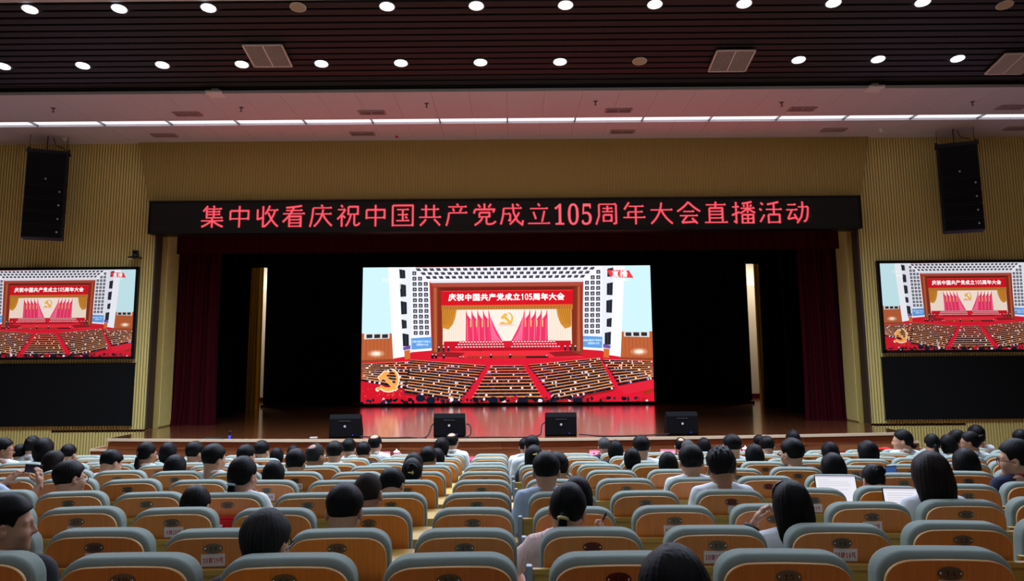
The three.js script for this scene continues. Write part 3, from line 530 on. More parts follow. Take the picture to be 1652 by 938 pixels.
for (const [z, xs, l] of [[-14.34, [-5.95, -2.56, 1.98, 5.36, 9.2], 'above the light line'], [-15.76, [-6.99, -3.0, 2.24, 6.5, 10.2], 'below the light line']]) xs.forEach((x, i) => vent('ceiling_vent', `${ORD[i]} flat vent from the left in the white ceiling, ${l}`, [x, CEIL - 0.012, z], 0.46, 0.22, 0, M.ventPink, 'vents in the white ceiling', 18));
for (const [i, [x, z]] of [[-8.2, -13.95], [-4.85, -14.0], [-1.5, -13.85], [1.5, -13.8], [4.85, -13.95], [8.3, -14.0]].entries()) {
  const t = thing('sprinkler', `${ORD[i]} small sprinkler head from the left under the white ceiling`, 'sprinkler', [x, CEIL, z], 0, 'sprinklers in the white ceiling');
  part('escutcheon', cyl(0.04, 0.035, 0.012, 16), M.steel, t, [0, -0.006, 0]); part('nozzle', cyl(0.012, 0.01, 0.06, 10), M.steel, t, [0, -0.04, 0]); part('deflector', cyl(0.026, 0.022, 0.008, 14), M.steel, t, [0, -0.075, 0]);
}
for (const [x, z, l, red] of [[-9.1, -15.95, 'white smoke detector in the ceiling near the left speaker array', 0], [-2.32, -15.86, 'smoke detector with a red base right of a vent in the white ceiling', 1], [7.45, -15.75, 'white smoke detector in the ceiling near the right speaker array', 0]]) {
  const t = thing('smoke_detector', l, 'smoke detector', [x, CEIL, z]); part('base', cyl(0.055, 0.05, 0.03, 20), M.plastic, t, [0, -0.015, 0]); part('sensor', cyl(0.034, 0.02, 0.04, 18), red ? M.red : M.plastic, t, [0, -0.05, 0]);
}
for (const [x, l] of [[-5.05, 'left'], [6.22, 'right']]) {
  const t = thing('access_point', `white square box hanging at the edge of the dark ceiling, ${l} of centre`, 'wireless box', [x, CEIL + 0.02, -13.3], 0, 'white boxes at the ceiling edge');
  part('shell', rbox(0.28, 0.05, 0.3, 0.02, 0, 0, 0, 3), M.plastic, t); part('bracket', box(0.12, 0.06, 0.12, 0, 0.05, 0), M.plastic, t); part('indicator_lamp', new THREE.SphereGeometry(0.006, 8, 6), blueLed, t, [0.08, -0.025, 0.06]);
}

// ------------------------------------------------------------ seats
const bend = (g, f) => { const p = g.attributes.position; for (let i = 0; i < p.count; i++) { const v = f(p.getX(i), p.getY(i), p.getZ(i)); p.setXYZ(i, ...v); } g.computeVertexNormals(); return g; };
const smooth = (g) => { g.deleteAttribute('uv'); g.deleteAttribute('normal'); const o = mergeVertices(g, 1e-4), p = o.attributes.position, uv = new Float32Array(p.count * 2); for (let i = 0; i < p.count; i++) { uv[2 * i] = p.getX(i); uv[2 * i + 1] = p.getY(i) + p.getZ(i); } o.setAttribute('uv', new THREE.Float32BufferAttribute(uv, 2)); o.computeVertexNormals(); return o; };
const LEAN = 0.1, leanZ = (y) => (y - 0.9) * LEAN;
function roundTop(w, y0, y1, r, crown) {
  const s = new THREE.Shape(), h = w / 2; s.moveTo(-h + 0.03, y0); s.lineTo(h - 0.03, y0); s.quadraticCurveTo(h, y0, h, y0 + 0.03); s.lineTo(h, y1 - r); s.quadraticCurveTo(h, y1 - r * 0.12, h - r, y1); s.quadraticCurveTo(0, y1 + crown, -h + r, y1); s.quadraticCurveTo(-h, y1 - r * 0.12, -h, y1 - r); s.lineTo(-h, y0 + 0.03); s.quadraticCurveTo(-h, y0, -h + 0.03, y0); return s;
}
const backGeo = smooth(bend(new THREE.ExtrudeGeometry(roundTop(0.398, 0.46, 0.93, 0.06, 0.003), { depth: 0.06, bevelEnabled: true, bevelSize: 0.034, bevelThickness: 0.034, bevelSegments: 4, curveSegments: 7 }), (x, y, z) => [x, y, z - 0.112 + leanZ(y)]));
const panelGeo = bend(new THREE.ExtrudeGeometry(roundTop(0.434, 0.44, 0.936, 0.085, 0.006), { depth: 0.013, bevelEnabled: true, bevelSize: 0.0025, bevelThickness: 0.0025, bevelSegments: 1, curveSegments: 8 }), (x, y, z) => [x, y, z - 0.0155 + leanZ(y)]);
const seatGeo = rbox(0.46, 0.1, 0.44, 0.04, 0, 0.36, -0.4, 2), armGeo = rbox(0.05, 0.03, 0.34, 0.012, 0, 0.615, -0.28, 1), standGeo = join([rbox(0.045, 0.6, 0.06, 0.01, 0, 0.3, -0.14, 1), rbox(0.045, 0.06, 0.34, 0.01, 0, 0.55, -0.28, 1), rbox(0.05, 0.02, 0.3, 0.005, 0, 0.01, -0.2, 1)]);
const plateZ = leanZ(0.897) + 0.002, screwGeo = new THREE.SphereGeometry(0.0045, 8, 6).scale(1, 1, 0.6);
// numbers and paper labels share one atlas each
const plateTex = ctex(canvas(512, 512, (g) => {
  for (let i = 0; i < 64; i++) {
    const x = (i % 8) * 64, y = (i >> 3) * 64; g.fillStyle = `rgb(${[[104, 92, 72], [112, 100, 80], [98, 90, 74], [120, 108, 88]][i % 4]})`; g.fillRect(x, y, 64, 64);
    for (let k = 0; k < 160; k++) { const v = Math.round(rr(60, 140)); g.fillStyle = `rgba(${v},${v - 8},${v - 24},0.3)`; g.fillRect(x + rnd() * 62, y + rnd() * 62, rr(1, 12), 1); }
    g.fillStyle = 'rgba(62,40,26,0.9)'; g.font = 'bold 38px serif'; g.textAlign = 'center'; g.save(); g.translate(x + 32, y + 46); g.scale(0.62, 1); g.fillText(String(i), 0, 0); g.restore();
  }
}), { wrap: false });
const plateMat = std(C(255, 255, 255), 0.42, { map: plateTex, metalness: 0.35 }), plateRed = std(C(255, 110, 96), 0.42, { map: plateTex, metalness: 0.25 });
const plateCache = {};
function plateGeo(n) {
  return plateCache[n] ??= (() => {
    const g = cyl(0.5, 0.5, 1, 28).rotateX(Math.PI / 2), p = g.attributes.position, uv = g.attributes.uv;
    for (let i = 0; i < p.count; i++) uv.setXY(i, ((n % 8) + 0.5 + p.getX(i) * 0.94) / 8, 1 - ((n >> 3) + 0.5 - p.getY(i) * 0.94) / 8);
    return g.scale(0.086, 0.044, 0.005);
  })();
}
const LABELS = ['9排20号', '10排19号', '9排17号', '9排15号', '10排15号', '10排14号', '9排13号', '7排14号', '8排13号', '6排20号', '5排13号', '6排14号', '7排20号', '11排14号', '4排23号', '9排18号', '6排21号', '5排20号', '10排20号', '3排8号', ''];
const labelTex = ctex(canvas(512, 768, (g) => {
  LABELS.forEach((s, i) => {
    const x = (i % 4) * 128, y = (i >> 2) * 128; g.fillStyle = s ? '#ece6e2' : '#d8d0c2'; g.fillRect(x, y, 128, 128);
    for (let k = 0; k < 60; k++) { g.fillStyle = 'rgba(170,160,150,0.18)'; g.fillRect(x + rnd() * 120, y + rnd() * 126, rr(2, 18), rr(1, 5)); }
    g.fillStyle = g.strokeStyle = '#b01c28'; const n = [...s].reduce((a, c) => a + (GLYPH[c] ? 1 : 0.56), 0), cell = 112 / Math.max(4.1, n) * 1.0;
    let cx = x + 64 - n * cell / 2;
    for (const ch of s) { if (GLYPH[ch]) { glyph(g, ch, cx + 1, y + 36, cell - 2, 58, ch === '排' ? 3.6 : 5, true); cx += cell; } else { g.save(); g.font = 'bold 70px serif'; const w = g.measureText(ch).width; g.translate(cx, y + 92); g.scale(cell * 0.54 / w, 1); g.fillText(ch, 0, 0); g.restore(); cx += cell * 0.56; } }
  });
}), { wrap: false });
const labelMat = std(C(255, 255, 255), 0.7, { map: labelTex });
function labelGeo(i) {
  const g = new THREE.BoxGeometry(0.106, 0.056, 0.0012, 2, 2, 1), uv = g.attributes.uv, p = g.attributes.position;
  for (let k = 0; k < uv.count; k++) uv.setXY(k, ((i % 4) + 0.5 + p.getX(k) / 0.106 * 0.98) / 4, 1 - ((i >> 2) + 0.5 - p.getY(k) / 0.056 * 0.98) / 6);
  if (i === 20) for (let k = 0; k < p.count; k++) p.setXY(k, p.getX(k) * (0.72 + 0.1 * Math.sin(k * 2.1)), p.getY(k) * (1 + 0.2 * Math.sin(k * 1.7)));
  return g;
}
function makeSeat(n) {
  const t = new THREE.Group();
  part('backrest', backGeo, M.fabric, t); part('back_panel', panelGeo, [M.panel, M.ply], t); part('seat', seatGeo, M.fabric, t);
  for (const s of [-1, 1]) { part('leg', standGeo, M.seatFrame, t, [s * 0.255, 0, 0]); part('armrest', armGeo, M.ply, t, [s * 0.255, 0, 0]); }
  return t;
}
const seatProto = makeSeat();
// writing board behind each seat: stowed upright with a cap rail, or opened beside the centre column
const boardGeo = box(0.572, 0.32, 0.018, 0, 0.632, 0.026), railGeo = box(0.572, 0.022, 0.032, 0, 0.802, 0.028), deskTop = rbox(0.6, 0.022, 0.38, 0.006, 0.02, 0.75, 0.21), deskBand = box(0.012, 0.03, 0.38, 0.326, 0.75, 0.21), deskLip = box(0.6, 0.05, 0.014, 0.02, 0.737, 0.405), deskArm = rbox(0.03, 0.03, 0.36, 0.006, 0.24, 0.722, 0.2);
const SEATX = (k) => -0.212 - 0.011 * (11 - k), PW = 0.57;
// paper labels seen in the photograph: row, seat -> which text
const PAPER = { '9,20': 0, '10,19': 1, '9,17': 2, '9,15': 3, '10,15': 4, '10,14': 5, '9,13': 6, '7,14': 7, '8,13': 8, '6,20': 9, '5,13': 10, '6,14': 11, '7,20': 12, '11,14': 13, '4,23': 14, '9,18': 15, '6,21': 16, '5,20': 17, '10,20': 18, '4,8': 19, '8,14': 20, '6,13': 20, '9,21': 20, '7,22': 20 };
const RED = new Set(['11,16', '10,16', '8,14', '7,13']), SHINY = new Set(['9,20', '8,20', '8,19', '8,18', '7,20', '6,20']);
const shown = (k, x) => Math.abs(x + 0.05) < 0.66 * -rowZ(k, x) + 0.12;
const seatAt = (k, n) => {   // along the curved row
  let x = SEATX(k) + (17 - n) * PW; for (let i = 0; i < 3; i++) x = SEATX(k) + (17 - n) * PW * (1 - 0.00024 * x * x * 4);
  return [x, rowZ(k, x), -2 * BEND(k) * x];
};
for (let k = 11; k >= 2; k--) {
  const list = []; for (let n = 34; n >= 1; n--) { const [x, z, a] = seatAt(k, n); if (shown(k, x) && (k > 3 || Math.abs(x) < 6.6)) list.push([n, x, z, a]); }
  list.forEach(([n, x, z, a], i) => {
    const paper = PAPER[k + ',' + n], text = paper !== undefined ? LABELS[paper] : null, where = k === 11 ? 'row nearest the camera' : ORD[11 - k] + ' row from camera';
    const label = text ? `grey seat labelled ${text}, ${ORD[i]} from the left in the ${where}` : text === '' ? `grey seat with torn blank label, ${ORD[i]} from the left in the ${where}` : `grey wood-backed seat, ${ORD[i]} from the left in the ${where}`;
    const t = copy(seatProto, 'auditorium_seat', label); t.userData.category = 'seat'; t.userData.group = `seats in the ${where}`;
    t.position.set(x, FLOORY[k], z); t.rotation.y = a + rr(-0.012, 0.012); t.rotation.z = rr(-0.012, 0.012);
    if (n === 18) { part('desk_top', deskTop, M.desk, t); part('edge_band', deskBand, M.deskPost, t); part('front_lip', deskLip, M.desk, t); part('support_arm', deskArm, M.seatFrame, t); }
    else if (n !== 17) { part('desk_board', boardGeo, M.desk, t); part('cap_rail', railGeo, M.desk, t); if (n === 16) part('end_post', rbox(0.03, 0.83, 0.05, 0.006, -0.285, 0.415, 0.035), M.deskPost, t); }
    const near = k >= 5, pl = part('number_plate', plateGeo(n), RED.has(k + ',' + n) ? plateRed : plateMat, t, [0, 0.897, plateZ]); pl.rotation.x = LEAN;
    if (near) for (const s of [-1, 1]) part('screw', screwGeo, M.screw, pl, [s * 0.034, 0, 0.003]);
    if (paper !== undefined) { const p = part('paper_label', labelGeo(paper), labelMat, t, [0.012 * (n % 3 - 1), 0.845, leanZ(0.845) + 0.001], 'white paper label with red print'); p.rotation.x = LEAN; p.rotation.z = rr(-0.03, 0.03); }
  });
}
// ------------------------------------------------------------ tables before the front row and what stands on them
const TZ = (x) => -12.2 - 0.006 * x * x;
for (const [i, x] of [-5.6, -3.5, -1.5, 1.2, 3.25, 5.35].entries()) {
  const t = thing('front_table', `${ORD[i]} red clothed table from the left before the front row`, 'table', [x, 0, TZ(x)], 0, 'red tables before the front row');
  part('table_top', rbox(1.92, 0.03, 0.46, 0.008, 0, 0.805, 0), M.cloth, t); part('tablecloth', join([box(1.94, 0.5, 0.01, 0, 0.56, -0.235), box(0.01, 0.5, 0.47, -0.965, 0.56, 0), box(0.01, 0.5, 0.47, 0.965, 0.56, 0), box(1.94, 0.06, 0.01, 0, 0.795, 0.235)]), M.cloth, t);
  for (const [a, b] of [[-0.9, -0.2], [0.9, -0.2], [-0.9, 0.2], [0.9, 0.2]]) part('leg', cyl(0.018, 0.018, 0.79, 10), M.seatFrame, t, [a, 0.395, b]);
}
[[-2.02, 'man in white by the lidded cup'], [0.45, 'centre gap'], [1.28, 'grey haired man'], [2.38, 'rightmost floor monitor'], [3.4, 'lidded cup on the right']].forEach(([x, l]) => {
  const t = thing('name_card', `pink name card on the front table, near the ${l}`, 'name card', [x * 0.96, 0.82, TZ(x)], 0, 'pink name cards');
  part('card_front', box(0.22, 0.11, 0.004, 0, 0.055, 0).rotateX(-0.3), M.card, t); part('card_back', box(0.22, 0.11, 0.004, 0, 0.055, 0).rotateX(0.3).translate(0, 0, -0.06), M.card, t); part('lettering', join([box(0.03, 0.006, 0.003, 0.03, 0.07, 0.003), box(0.006, 0.04, 0.003, 0.03, 0.06, 0.003), box(0.03, 0.006, 0.003, -0.04, 0.06, 0.003), box(0.006, 0.036, 0.003, -0.045, 0.06, 0.003)]).rotateX(-0.3), M.dark, t);
});
for (const [x, l] of [[-1.8, 'white lidded teacup beside the balding man on the left'], [3.58, 'white lidded teacup beside a pink card on the right']]) {
  const t = thing('teacup', l, 'cup', [x * 0.96, 0.82, TZ(x)]);
  part('cup', new THREE.LatheGeometry([[0, 0], [0.03, 0], [0.034, 0.01], [0.038, 0.07], [0.045, 0.1], [0.042, 0.1], [0.034, 0.07], [0, 0.02]].map(([a, b]) => new THREE.Vector2(a, b)), 24), M.china, t);
  const lid = part('lid', new THREE.LatheGeometry([[0.05, 0.1], [0.048, 0.108], [0.03, 0.122], [0.01, 0.128], [0, 0.128]].map(([a, b]) => new THREE.Vector2(a, b)), 24), M.china, t); part('knob', new THREE.SphereGeometry(0.011, 12, 10).translate(0, 0.137, 0), M.china, lid);
  part('handle', new THREE.TorusGeometry(0.024, 0.005, 8, 18).translate(0.05, 0.055, 0), M.china, t);
}
{ // bundle of red flags lying on the right hand table
  const t = thing('red_flag', 'rolled red flag with a white pole lying on the right front table', 'flag', [5.5, 0.82, TZ(5.5)]);
  part('pole', cyl(0.009, 0.009, 0.5, 8).rotateZ(Math.PI / 2).rotateY(-0.3), M.paper, t, [-0.1, 0.012, 0.1]);
  const g = new THREE.PlaneGeometry(0.5, 0.28, 20, 12).rotateX(-Math.PI / 2), p = g.attributes.position; for (let i = 0; i < p.count; i++) p.setY(i, 0.03 + 0.03 * Math.sin(p.getX(i) * 19) * Math.cos(p.getZ(i) * 15) + 0.05 * Math.exp(-(p.getX(i) ** 2) * 30)); g.computeVertexNormals(); part('cloth', g, new THREE.MeshStandardMaterial({ color: C(206, 16, 22), roughness: 0.85, side: THREE.DoubleSide }), t);
}
function laptop(x, y, z, a, tilt, label) {
  const t = thing('laptop', label, 'laptop', [x, y, z], a);
  part('keyboard_base', rbox(0.31, 0.014, 0.21, 0.005, 0, 0.007, 0.1), M.seatFrame, t);
  const lid = part('lid', rbox(0.31, 0.205, 0.007, 0.003, 0, 0.1, 0), M.frame, t, [0, 0.014, 0]); lid.rotation.x = -tilt;
  const pg = ctex(canvas(256, 160, (g) => { g.fillStyle = '#f2f0fa'; g.fillRect(0, 0, 256, 160); g.fillStyle = '#d8d4e4'; g.fillRect(0, 0, 256, 10); g.fillStyle = '#b8b4c4'; for (let i = 0; i < 11; i++) g.fillRect(18, 24 + i * 12, rr(60, 220), 2); }), { wrap: false });
  part('screen', new THREE.BoxGeometry(0.296, 0.188, 0.002).translate(0, 0.102, 0.0045), std(C(5, 5, 6), 0.3, { emissive: new THREE.Color(1, 1, 1), emissiveMap: pg, emissiveIntensity: 0.95 }), lid);
}
{
  const d = thing('writing_board', 'opened yellow writing board carrying the brighter laptop', 'desk', [2.49, FLOORY[7], rowZ(7, 2.27)], -0.08); part('desk_top', rbox(0.6, 0.022, 0.36, 0.006, 0, 0.78, 0.25), M.desk, d); part('front_lip', box(0.6, 0.05, 0.014, 0, 0.765, 0.43), M.desk, d);
  laptop(2.47, FLOORY[7] + 0.792, rowZ(7, 2.27) + 0.22, -0.1, 0.32, 'open laptop with a bright white page, left one of two');
  const e = thing('writing_board', 'opened yellow writing board carrying the laptop beside the long haired woman', 'desk', [2.58, FLOORY[8], rowZ(8, 2.32)], -0.08); part('desk_top', rbox(0.6, 0.022, 0.36, 0.006, 0, 0.78, 0.25), M.desk, e); part('front_lip', box(0.6, 0.05, 0.014, 0, 0.765, 0.43), M.desk, e);
  laptop(2.58, FLOORY[8] + 0.792, rowZ(8, 2.32) + 0.24, -0.1, 0.3, 'open laptop partly hidden by the long haired woman in white');
}
// cloths, a tablet and papers lying on the boards between the seats
for (const [k, x, w, h, l] of [[7, -3.32, 0.1, 0.16, 'red cloth hanging over the desk board at the left, beside the glowing tablet'], [8, -1.93, 0.2, 0.2, 'red cloth hanging over the desk board near the leaning woman'], [10, 2.5, 0.16, 0.2, 'red cloth on the desk board at the right edge of the photo']]) {
  const t = thing('red_cloth', l, 'cloth', [x, FLOORY[k] + 0.814, rowZ(k, x) + 0.03], -0.038 * x, 'red cloths on the desk boards');
  part('top_fold', rbox(w, 0.012, 0.06, 0.004, 0, 0.006, 0), M.redCloth, t); const g = new THREE.BoxGeometry(w, h, 0.008, 10, 6, 1), p = g.attributes.position; for (let i = 0; i < p.count; i++) p.setZ(i, p.getZ(i) + 0.006 * Math.sin(p.getX(i) * 70)); g.computeVertexNormals(); part('hanging_fold', g.translate(0, -h / 2, 0.042), M.redCloth, t);
}
{
  const t = thing('tablet', 'small tablet with a violet screen leaning on the desk board at the left', 'tablet', [-3.52, FLOORY[7] + 0.8, rowZ(7, -3.52) + 0.1], 0.1); t.rotation.x = -0.3;
  part('case', rbox(0.13, 0.17, 0.008, 0.003, 0, 0.0, 0), M.blackPlastic, t); part('screen', new THREE.BoxGeometry(0.118, 0.156, 0.002).translate(0, 0, 0.0045), std(C(10, 10, 14), 0.3, { emissive: C(136, 140, 214), emissiveIntensity: 0.6 }), t);
  const q = thing('tablet', 'small blue screen propped beside the long haired woman in white', 'tablet', [3.42, FLOORY[6] + 0.82, rowZ(6, 3.42) + 0.1], -0.1); q.rotation.x = -0.2;
  part('case', rbox(0.1, 0.2, 0.008, 0.003, 0, 0.06, 0), M.blackPlastic, q); part('screen', new THREE.BoxGeometry(0.09, 0.18, 0.002).translate(0, 0.06, 0.0045), std(C(8, 10, 16), 0.3, { emissive: C(64, 104, 176), emissiveIntensity: 0.6 }), q);
  for (const [k, x, l] of [[8, -2.02, 'white papers beside the red cloth near the leaning woman'], [7, -3.6, 'white papers under the violet tablet'], [8, -4.16, 'white papers on the desk board at the left edge']]) tag(part('papers', rbox(0.16, 0.03, 0.1, 0.008), M.paper, scene, [x, FLOORY[k] + 0.77, rowZ(k, x) + 0.12], undefined), l, 'paper').name = numbered('papers');
}

// ------------------------------------------------------------ people: smooth solids meshed from distance fields
function solid(sdf, lo, hi, cell) {   // surface nets
  const n = [0, 1, 2].map((i) => Math.ceil((hi[i] - lo[i]) / cell) + 1), [nx, ny, nz] = n, F = new Float32Array(nx * ny * nz);
  for (let k = 0, q = 0; k < nz; k++) for (let j = 0; j < ny; j++) for (let i = 0; i < nx; i++, q++) F[q] = sdf(lo[0] + i * cell, lo[1] + j * cell, lo[2] + k * cell);
  const id = new Int32Array(nx * ny * nz).fill(-1), pos = [], idx = [], S = [1, nx, nx * ny];
  for (let k = 0; k < nz - 1; k++) for (let j = 0; j < ny - 1; j++) for (let i = 0; i < nx - 1; i++) {
    const q = i + j * nx + k * nx * ny; let m = 0;
    for (let c = 0; c < 8; c++) if (F[q + (c & 1) + ((c >> 1) & 1) * S[1] + (c >> 2) * S[2]] < 0) m |= 1 << c;
    if (m === 0 || m === 255) continue;
    let x = 0, y = 0, z = 0, e = 0;
    for (let c = 0; c < 8; c++) for (let b = 0; b < 3; b++) {
      if (c & (1 << b)) continue; const d = c | (1 << b); if (((m >> c) & 1) === ((m >> d) & 1)) continue;
      const qa = q + (c & 1) + ((c >> 1) & 1) * S[1] + (c >> 2) * S[2], qb = q + (d & 1) + ((d >> 1) & 1) * S[1] + (d >> 2) * S[2], t = F[qa] / (F[qa] - F[qb]);
      x += (c & 1) + (b === 0 ? t : 0); y += ((c >> 1) & 1) + (b === 1 ? t : 0); z += (c >> 2) + (b === 2 ? t : 0); e++;
    }
    id[q] = pos.length / 3; pos.push(lo[0] + (i + x / e) * cell, lo[1] + (j + y / e) * cell, lo[2] + (k + z / e) * cell);
  }
  for (let k = 1; k < nz - 1; k++) for (let j = 1; j < ny - 1; j++) for (let i = 1; i < nx - 1; i++) {
    const q = i + j * nx + k * nx * ny;
    for (let a = 0; a < 3; a++) {
      const s = F[q] < 0, s2 = F[q + S[a]] < 0; if (s === s2) continue;
      const u = S[(a + 1) % 3], v = S[(a + 2) % 3], A = id[q], B = id[q - u], Cc = id[q - u - v], D = id[q - v]; if (A < 0 || B < 0 || Cc < 0 || D < 0) continue;
      if (s) idx.push(A, B, Cc, A, Cc, D); else idx.push(A, Cc, B, A, D, Cc);
    }
  }
  const g = new THREE.BufferGeometry(); g.setAttribute('position', new THREE.Float32BufferAttribute(pos, 3)); g.setIndex(idx); g.computeVertexNormals();
  return g;
}
const hyp = Math.hypot, smin = (a, b, k) => { const h = Math.max(k - Math.abs(a - b), 0) / k; return Math.min(a, b) - h * h * k * 0.25; }, smax = (a, b, k) => -smin(-a, -b, k);
const ell = (x, y, z, cx, cy, cz, rx, ry, rz) => { const a = (x - cx) / rx, b = (y - cy) / ry, c = (z - cz) / rz, k0 = hyp(a, b, c), k1 = hyp(a / rx, b / ry, c / rz); return k1 < 1e-6 ? -Math.min(rx, ry, rz) : k0 * (k0 - 1) / k1; };
function cap(x, y, z, a, b, r0, r1) {
  const dx = b[0] - a[0], dy = b[1] - a[1], dz = b[2] - a[2], t = Math.min(1, Math.max(0, ((x - a[0]) * dx + (y - a[1]) * dy + (z - a[2]) * dz) / (dx * dx + dy * dy + dz * dz)));
  return hyp(x - a[0] - t * dx, y - a[1] - t * dy, z - a[2] - t * dz) - (r0 + (r1 - r0) * t);
}
// head: origin in the middle of the skull, facing -z
const headSdf = (x, y, z) => {
  const ax = Math.abs(x);
  let d = ell(x, y, z, 0, 0.03, 0.008, 0.076, 0.095, 0.096);
  d = smin(d, ell(x, y, z, 0, -0.048, -0.034, 0.056, 0.07, 0.058), 0.05);
  d = smin(d, cap(x, y, z, [0, -0.05, 0.03], [0, -0.19, 0.05], 0.054, 0.06), 0.04);
  d = smin(d, cap(ax, y, z, [0.012, 0.022, -0.086], [0.05, 0.02, -0.068], 0.010, 0.008), 0.02);
  d = -smin(-d, hyp(ax - 0.033, y - 0.002, z + 0.101) - 0.018, 0.016);
  d = smin(d, hyp(ax - 0.031, y - 0.001, z + 0.074) - 0.013, 0.006);
  d = smin(d, cap(x, y, z, [0, 0.012, -0.088], [0, -0.026, -0.108], 0.008, 0.012), 0.016); d = smin(d, hyp(ax - 0.011, y + 0.03, z + 0.096) - 0.009, 0.01);
  d = smin(d, cap(ax, y, z, [0, -0.055, -0.089], [0.02, -0.059, -0.08], 0.007, 0.004), 0.008); d = smin(d, cap(ax, y, z, [0, -0.068, -0.087], [0.016, -0.067, -0.08], 0.007, 0.004), 0.008);
  d = smin(d, hyp(x, y + 0.098, z + 0.072) - 0.018, 0.03); d = smin(d, hyp(ax - 0.045, y + 0.028, z + 0.058) - 0.018, 0.03);
  const er = ell(ax, y, z, 0.083, -0.004, 0.016, 0.010, 0.032, 0.02); d = smin(d, -smin(-er, hyp(ax - 0.094, y - 0.002, z - 0.008) - 0.012, 0.006), 0.008);
  return d;
};
const HIP = [0, 0.53, -0.26], NECK = V(0, 1.0, -0.235), HEAD = V(0, 1.135, -0.26);
function bodySdf(arms, grow, sleeve) {   // torso and arms; grow makes clothes of it
  return (x, y, z) => {
    const ax = Math.abs(x);
    let d = ell(x, y, z, 0, 0.83, -0.245, 0.172 + grow, 0.20 + grow, 0.112 + grow);
    d = smin(d, ell(x, y, z, 0, 0.58, -0.26, 0.165 + grow, 0.15 + grow, 0.125 + grow), 0.10);
    d = smin(d, cap(ax, y, z, [0.05, 0.985, -0.235], [0.165, 0.95, -0.24], 0.05 + grow * 0.7, 0.058 + grow), 0.06);
    if (!sleeve) d = smin(d, cap(x, y, z, [0, 0.96, -0.23], [0, 1.04, -0.225], 0.064, 0.058), 0.04);
    for (const [s, el, wr] of arms) {
      const sh = [s * 0.178, 0.945, -0.24];
      if (!sleeve) { d = smin(d, cap(x, y, z, sh, el, 0.05, 0.041), 0.03); d = smin(d, cap(x, y, z, el, wr, 0.041, 0.027), 0.015); }
      else { const k = sleeve, m = k <= 1 ? sh.map((q, i) => q + (el[i] - q) * k) : el; d = smin(d, cap(x, y, z, sh, m, 0.054 + grow, 0.05 + grow), 0.03); if (k > 1) d = smin(d, cap(x, y, z, el, el.map((q, i) => q + (wr[i] - q) * (k - 1)), 0.05 + grow, 0.038 + grow), 0.02); }
    }
    return d;
  };
}
const legSdf = (g) => (x, y, z) => {
  const ax = Math.abs(x); let d = ell(x, y, z, 0, 0.56, -0.26, 0.165 + g, 0.125 + g, 0.125 + g);
  d = smin(d, cap(ax, y, z, [0.09, 0.53, -0.3], [0.10, 0.525, -0.64], 0.08 + g, 0.058 + g), 0.04); d = smin(d, cap(ax, y, z, [0.10, 0.52, -0.65], [0.105, 0.1, -0.6], 0.056 + g, 0.038 + g), 0.03);
  return g > 0 ? d : smin(d, cap(ax, y, z, [0.105, 0.07, -0.58], [0.115, 0.045, -0.74], 0.036, 0.032), 0.03);
};
const REST = [[-1, [-0.235, 0.70, -0.29], [-0.13, 0.62, -0.5]], [1, [0.235, 0.70, -0.29], [0.13, 0.62, -0.5]]];
// a right hand: wrist at the origin, fingers towards -z, palm down, thumb to -x; curl bends every finger
function handGeo(curl, thumbOut, cell) {
  const chains = [];
  [[-0.027, 0.066, 0.0085], [-0.009, 0.074, 0.0088], [0.010, 0.069, 0.0085], [0.027, 0.054, 0.0076]].forEach(([fx, len, r], i) => {
    let p = [fx * 0.85, 0, -0.088 + Math.abs(i - 1) * 0.003], a = curl * 0.35; const out = fx * 0.22;
    for (let s = 0; s < 3; s++) { const L = len * [0.45, 0.31, 0.24][s], q = [p[0] + out * L * 6 * (1 - curl * 0.5), p[1] - Math.sin(a) * L, p[2] - Math.cos(a) * L]; chains.push([p, q, r * (1 - s * 0.09), r * (0.92 - s * 0.09)]); p = q; a += curl * (s ? 0.75 : 0.95); }
  });
  const t0 = [-0.026, -0.006, -0.03], t1 = [-0.026 - 0.03 * thumbOut, -0.012, -0.058], t2 = [t1[0] - 0.012 * thumbOut + 0.004, -0.02, -0.086]; chains.push([t0, t1, 0.013, 0.0105], [t1, t2, 0.0102, 0.008]);
  return solid((x, y, z) => {
    let d = smin(cap(x, y, z, [-0.016, 0, -0.03], [-0.02, 0, -0.082], 0.016, 0.014), cap(x, y, z, [0.014, 0, -0.03], [0.02, 0, -0.078], 0.016, 0.013), 0.022); d = smin(d, cap(x, y, z, [0, 0, 0.02], [0, 0, -0.03], 0.024, 0.022), 0.02);
    for (const c of chains) d = smin(d, cap(x, y, z, ...c), 0.006);
    return d;
  }, [-0.085, -0.1, -0.19], [0.065, 0.035, 0.045], cell);
}
const handCache = {};
function placedHand(side, wrist, dir, palm, curl = 0.6, thumb = 1, cell = 0.0042) {   // dir: where the fingers point, palm: where the palm looks
  const g = (handCache[curl + ',' + thumb + ',' + cell] ??= handGeo(curl, thumb, cell)).clone();
  if (side < 0) { g.scale(-1, 1, 1); const ix = g.index.array; for (let i = 0; i < ix.length; i += 3) { const t = ix[i]; ix[i] = ix[i + 1]; ix[i + 1] = t; } }
  const z = V(...dir).normalize().negate(), y = V(...palm).normalize().negate(), x = y.clone().cross(z).normalize(); y.copy(z).cross(x);
  g.applyMatrix4(new THREE.Matrix4().makeBasis(x, y, z).setPosition(...wrist)); g.computeVertexNormals();
  return g;
}
const merge = (list) => { const o = []; for (const g of list) { const q = new THREE.BufferGeometry(); q.setAttribute('position', g.attributes.position); q.setAttribute('normal', g.attributes.normal); q.setIndex(g.index); o.push(q); } return mergeGeometries(o); };
const headGeo = [0.0064, 0.0108].map((c) => solid(headSdf, [-0.115, -0.2, -0.14], [0.115, 0.14, 0.13], c));
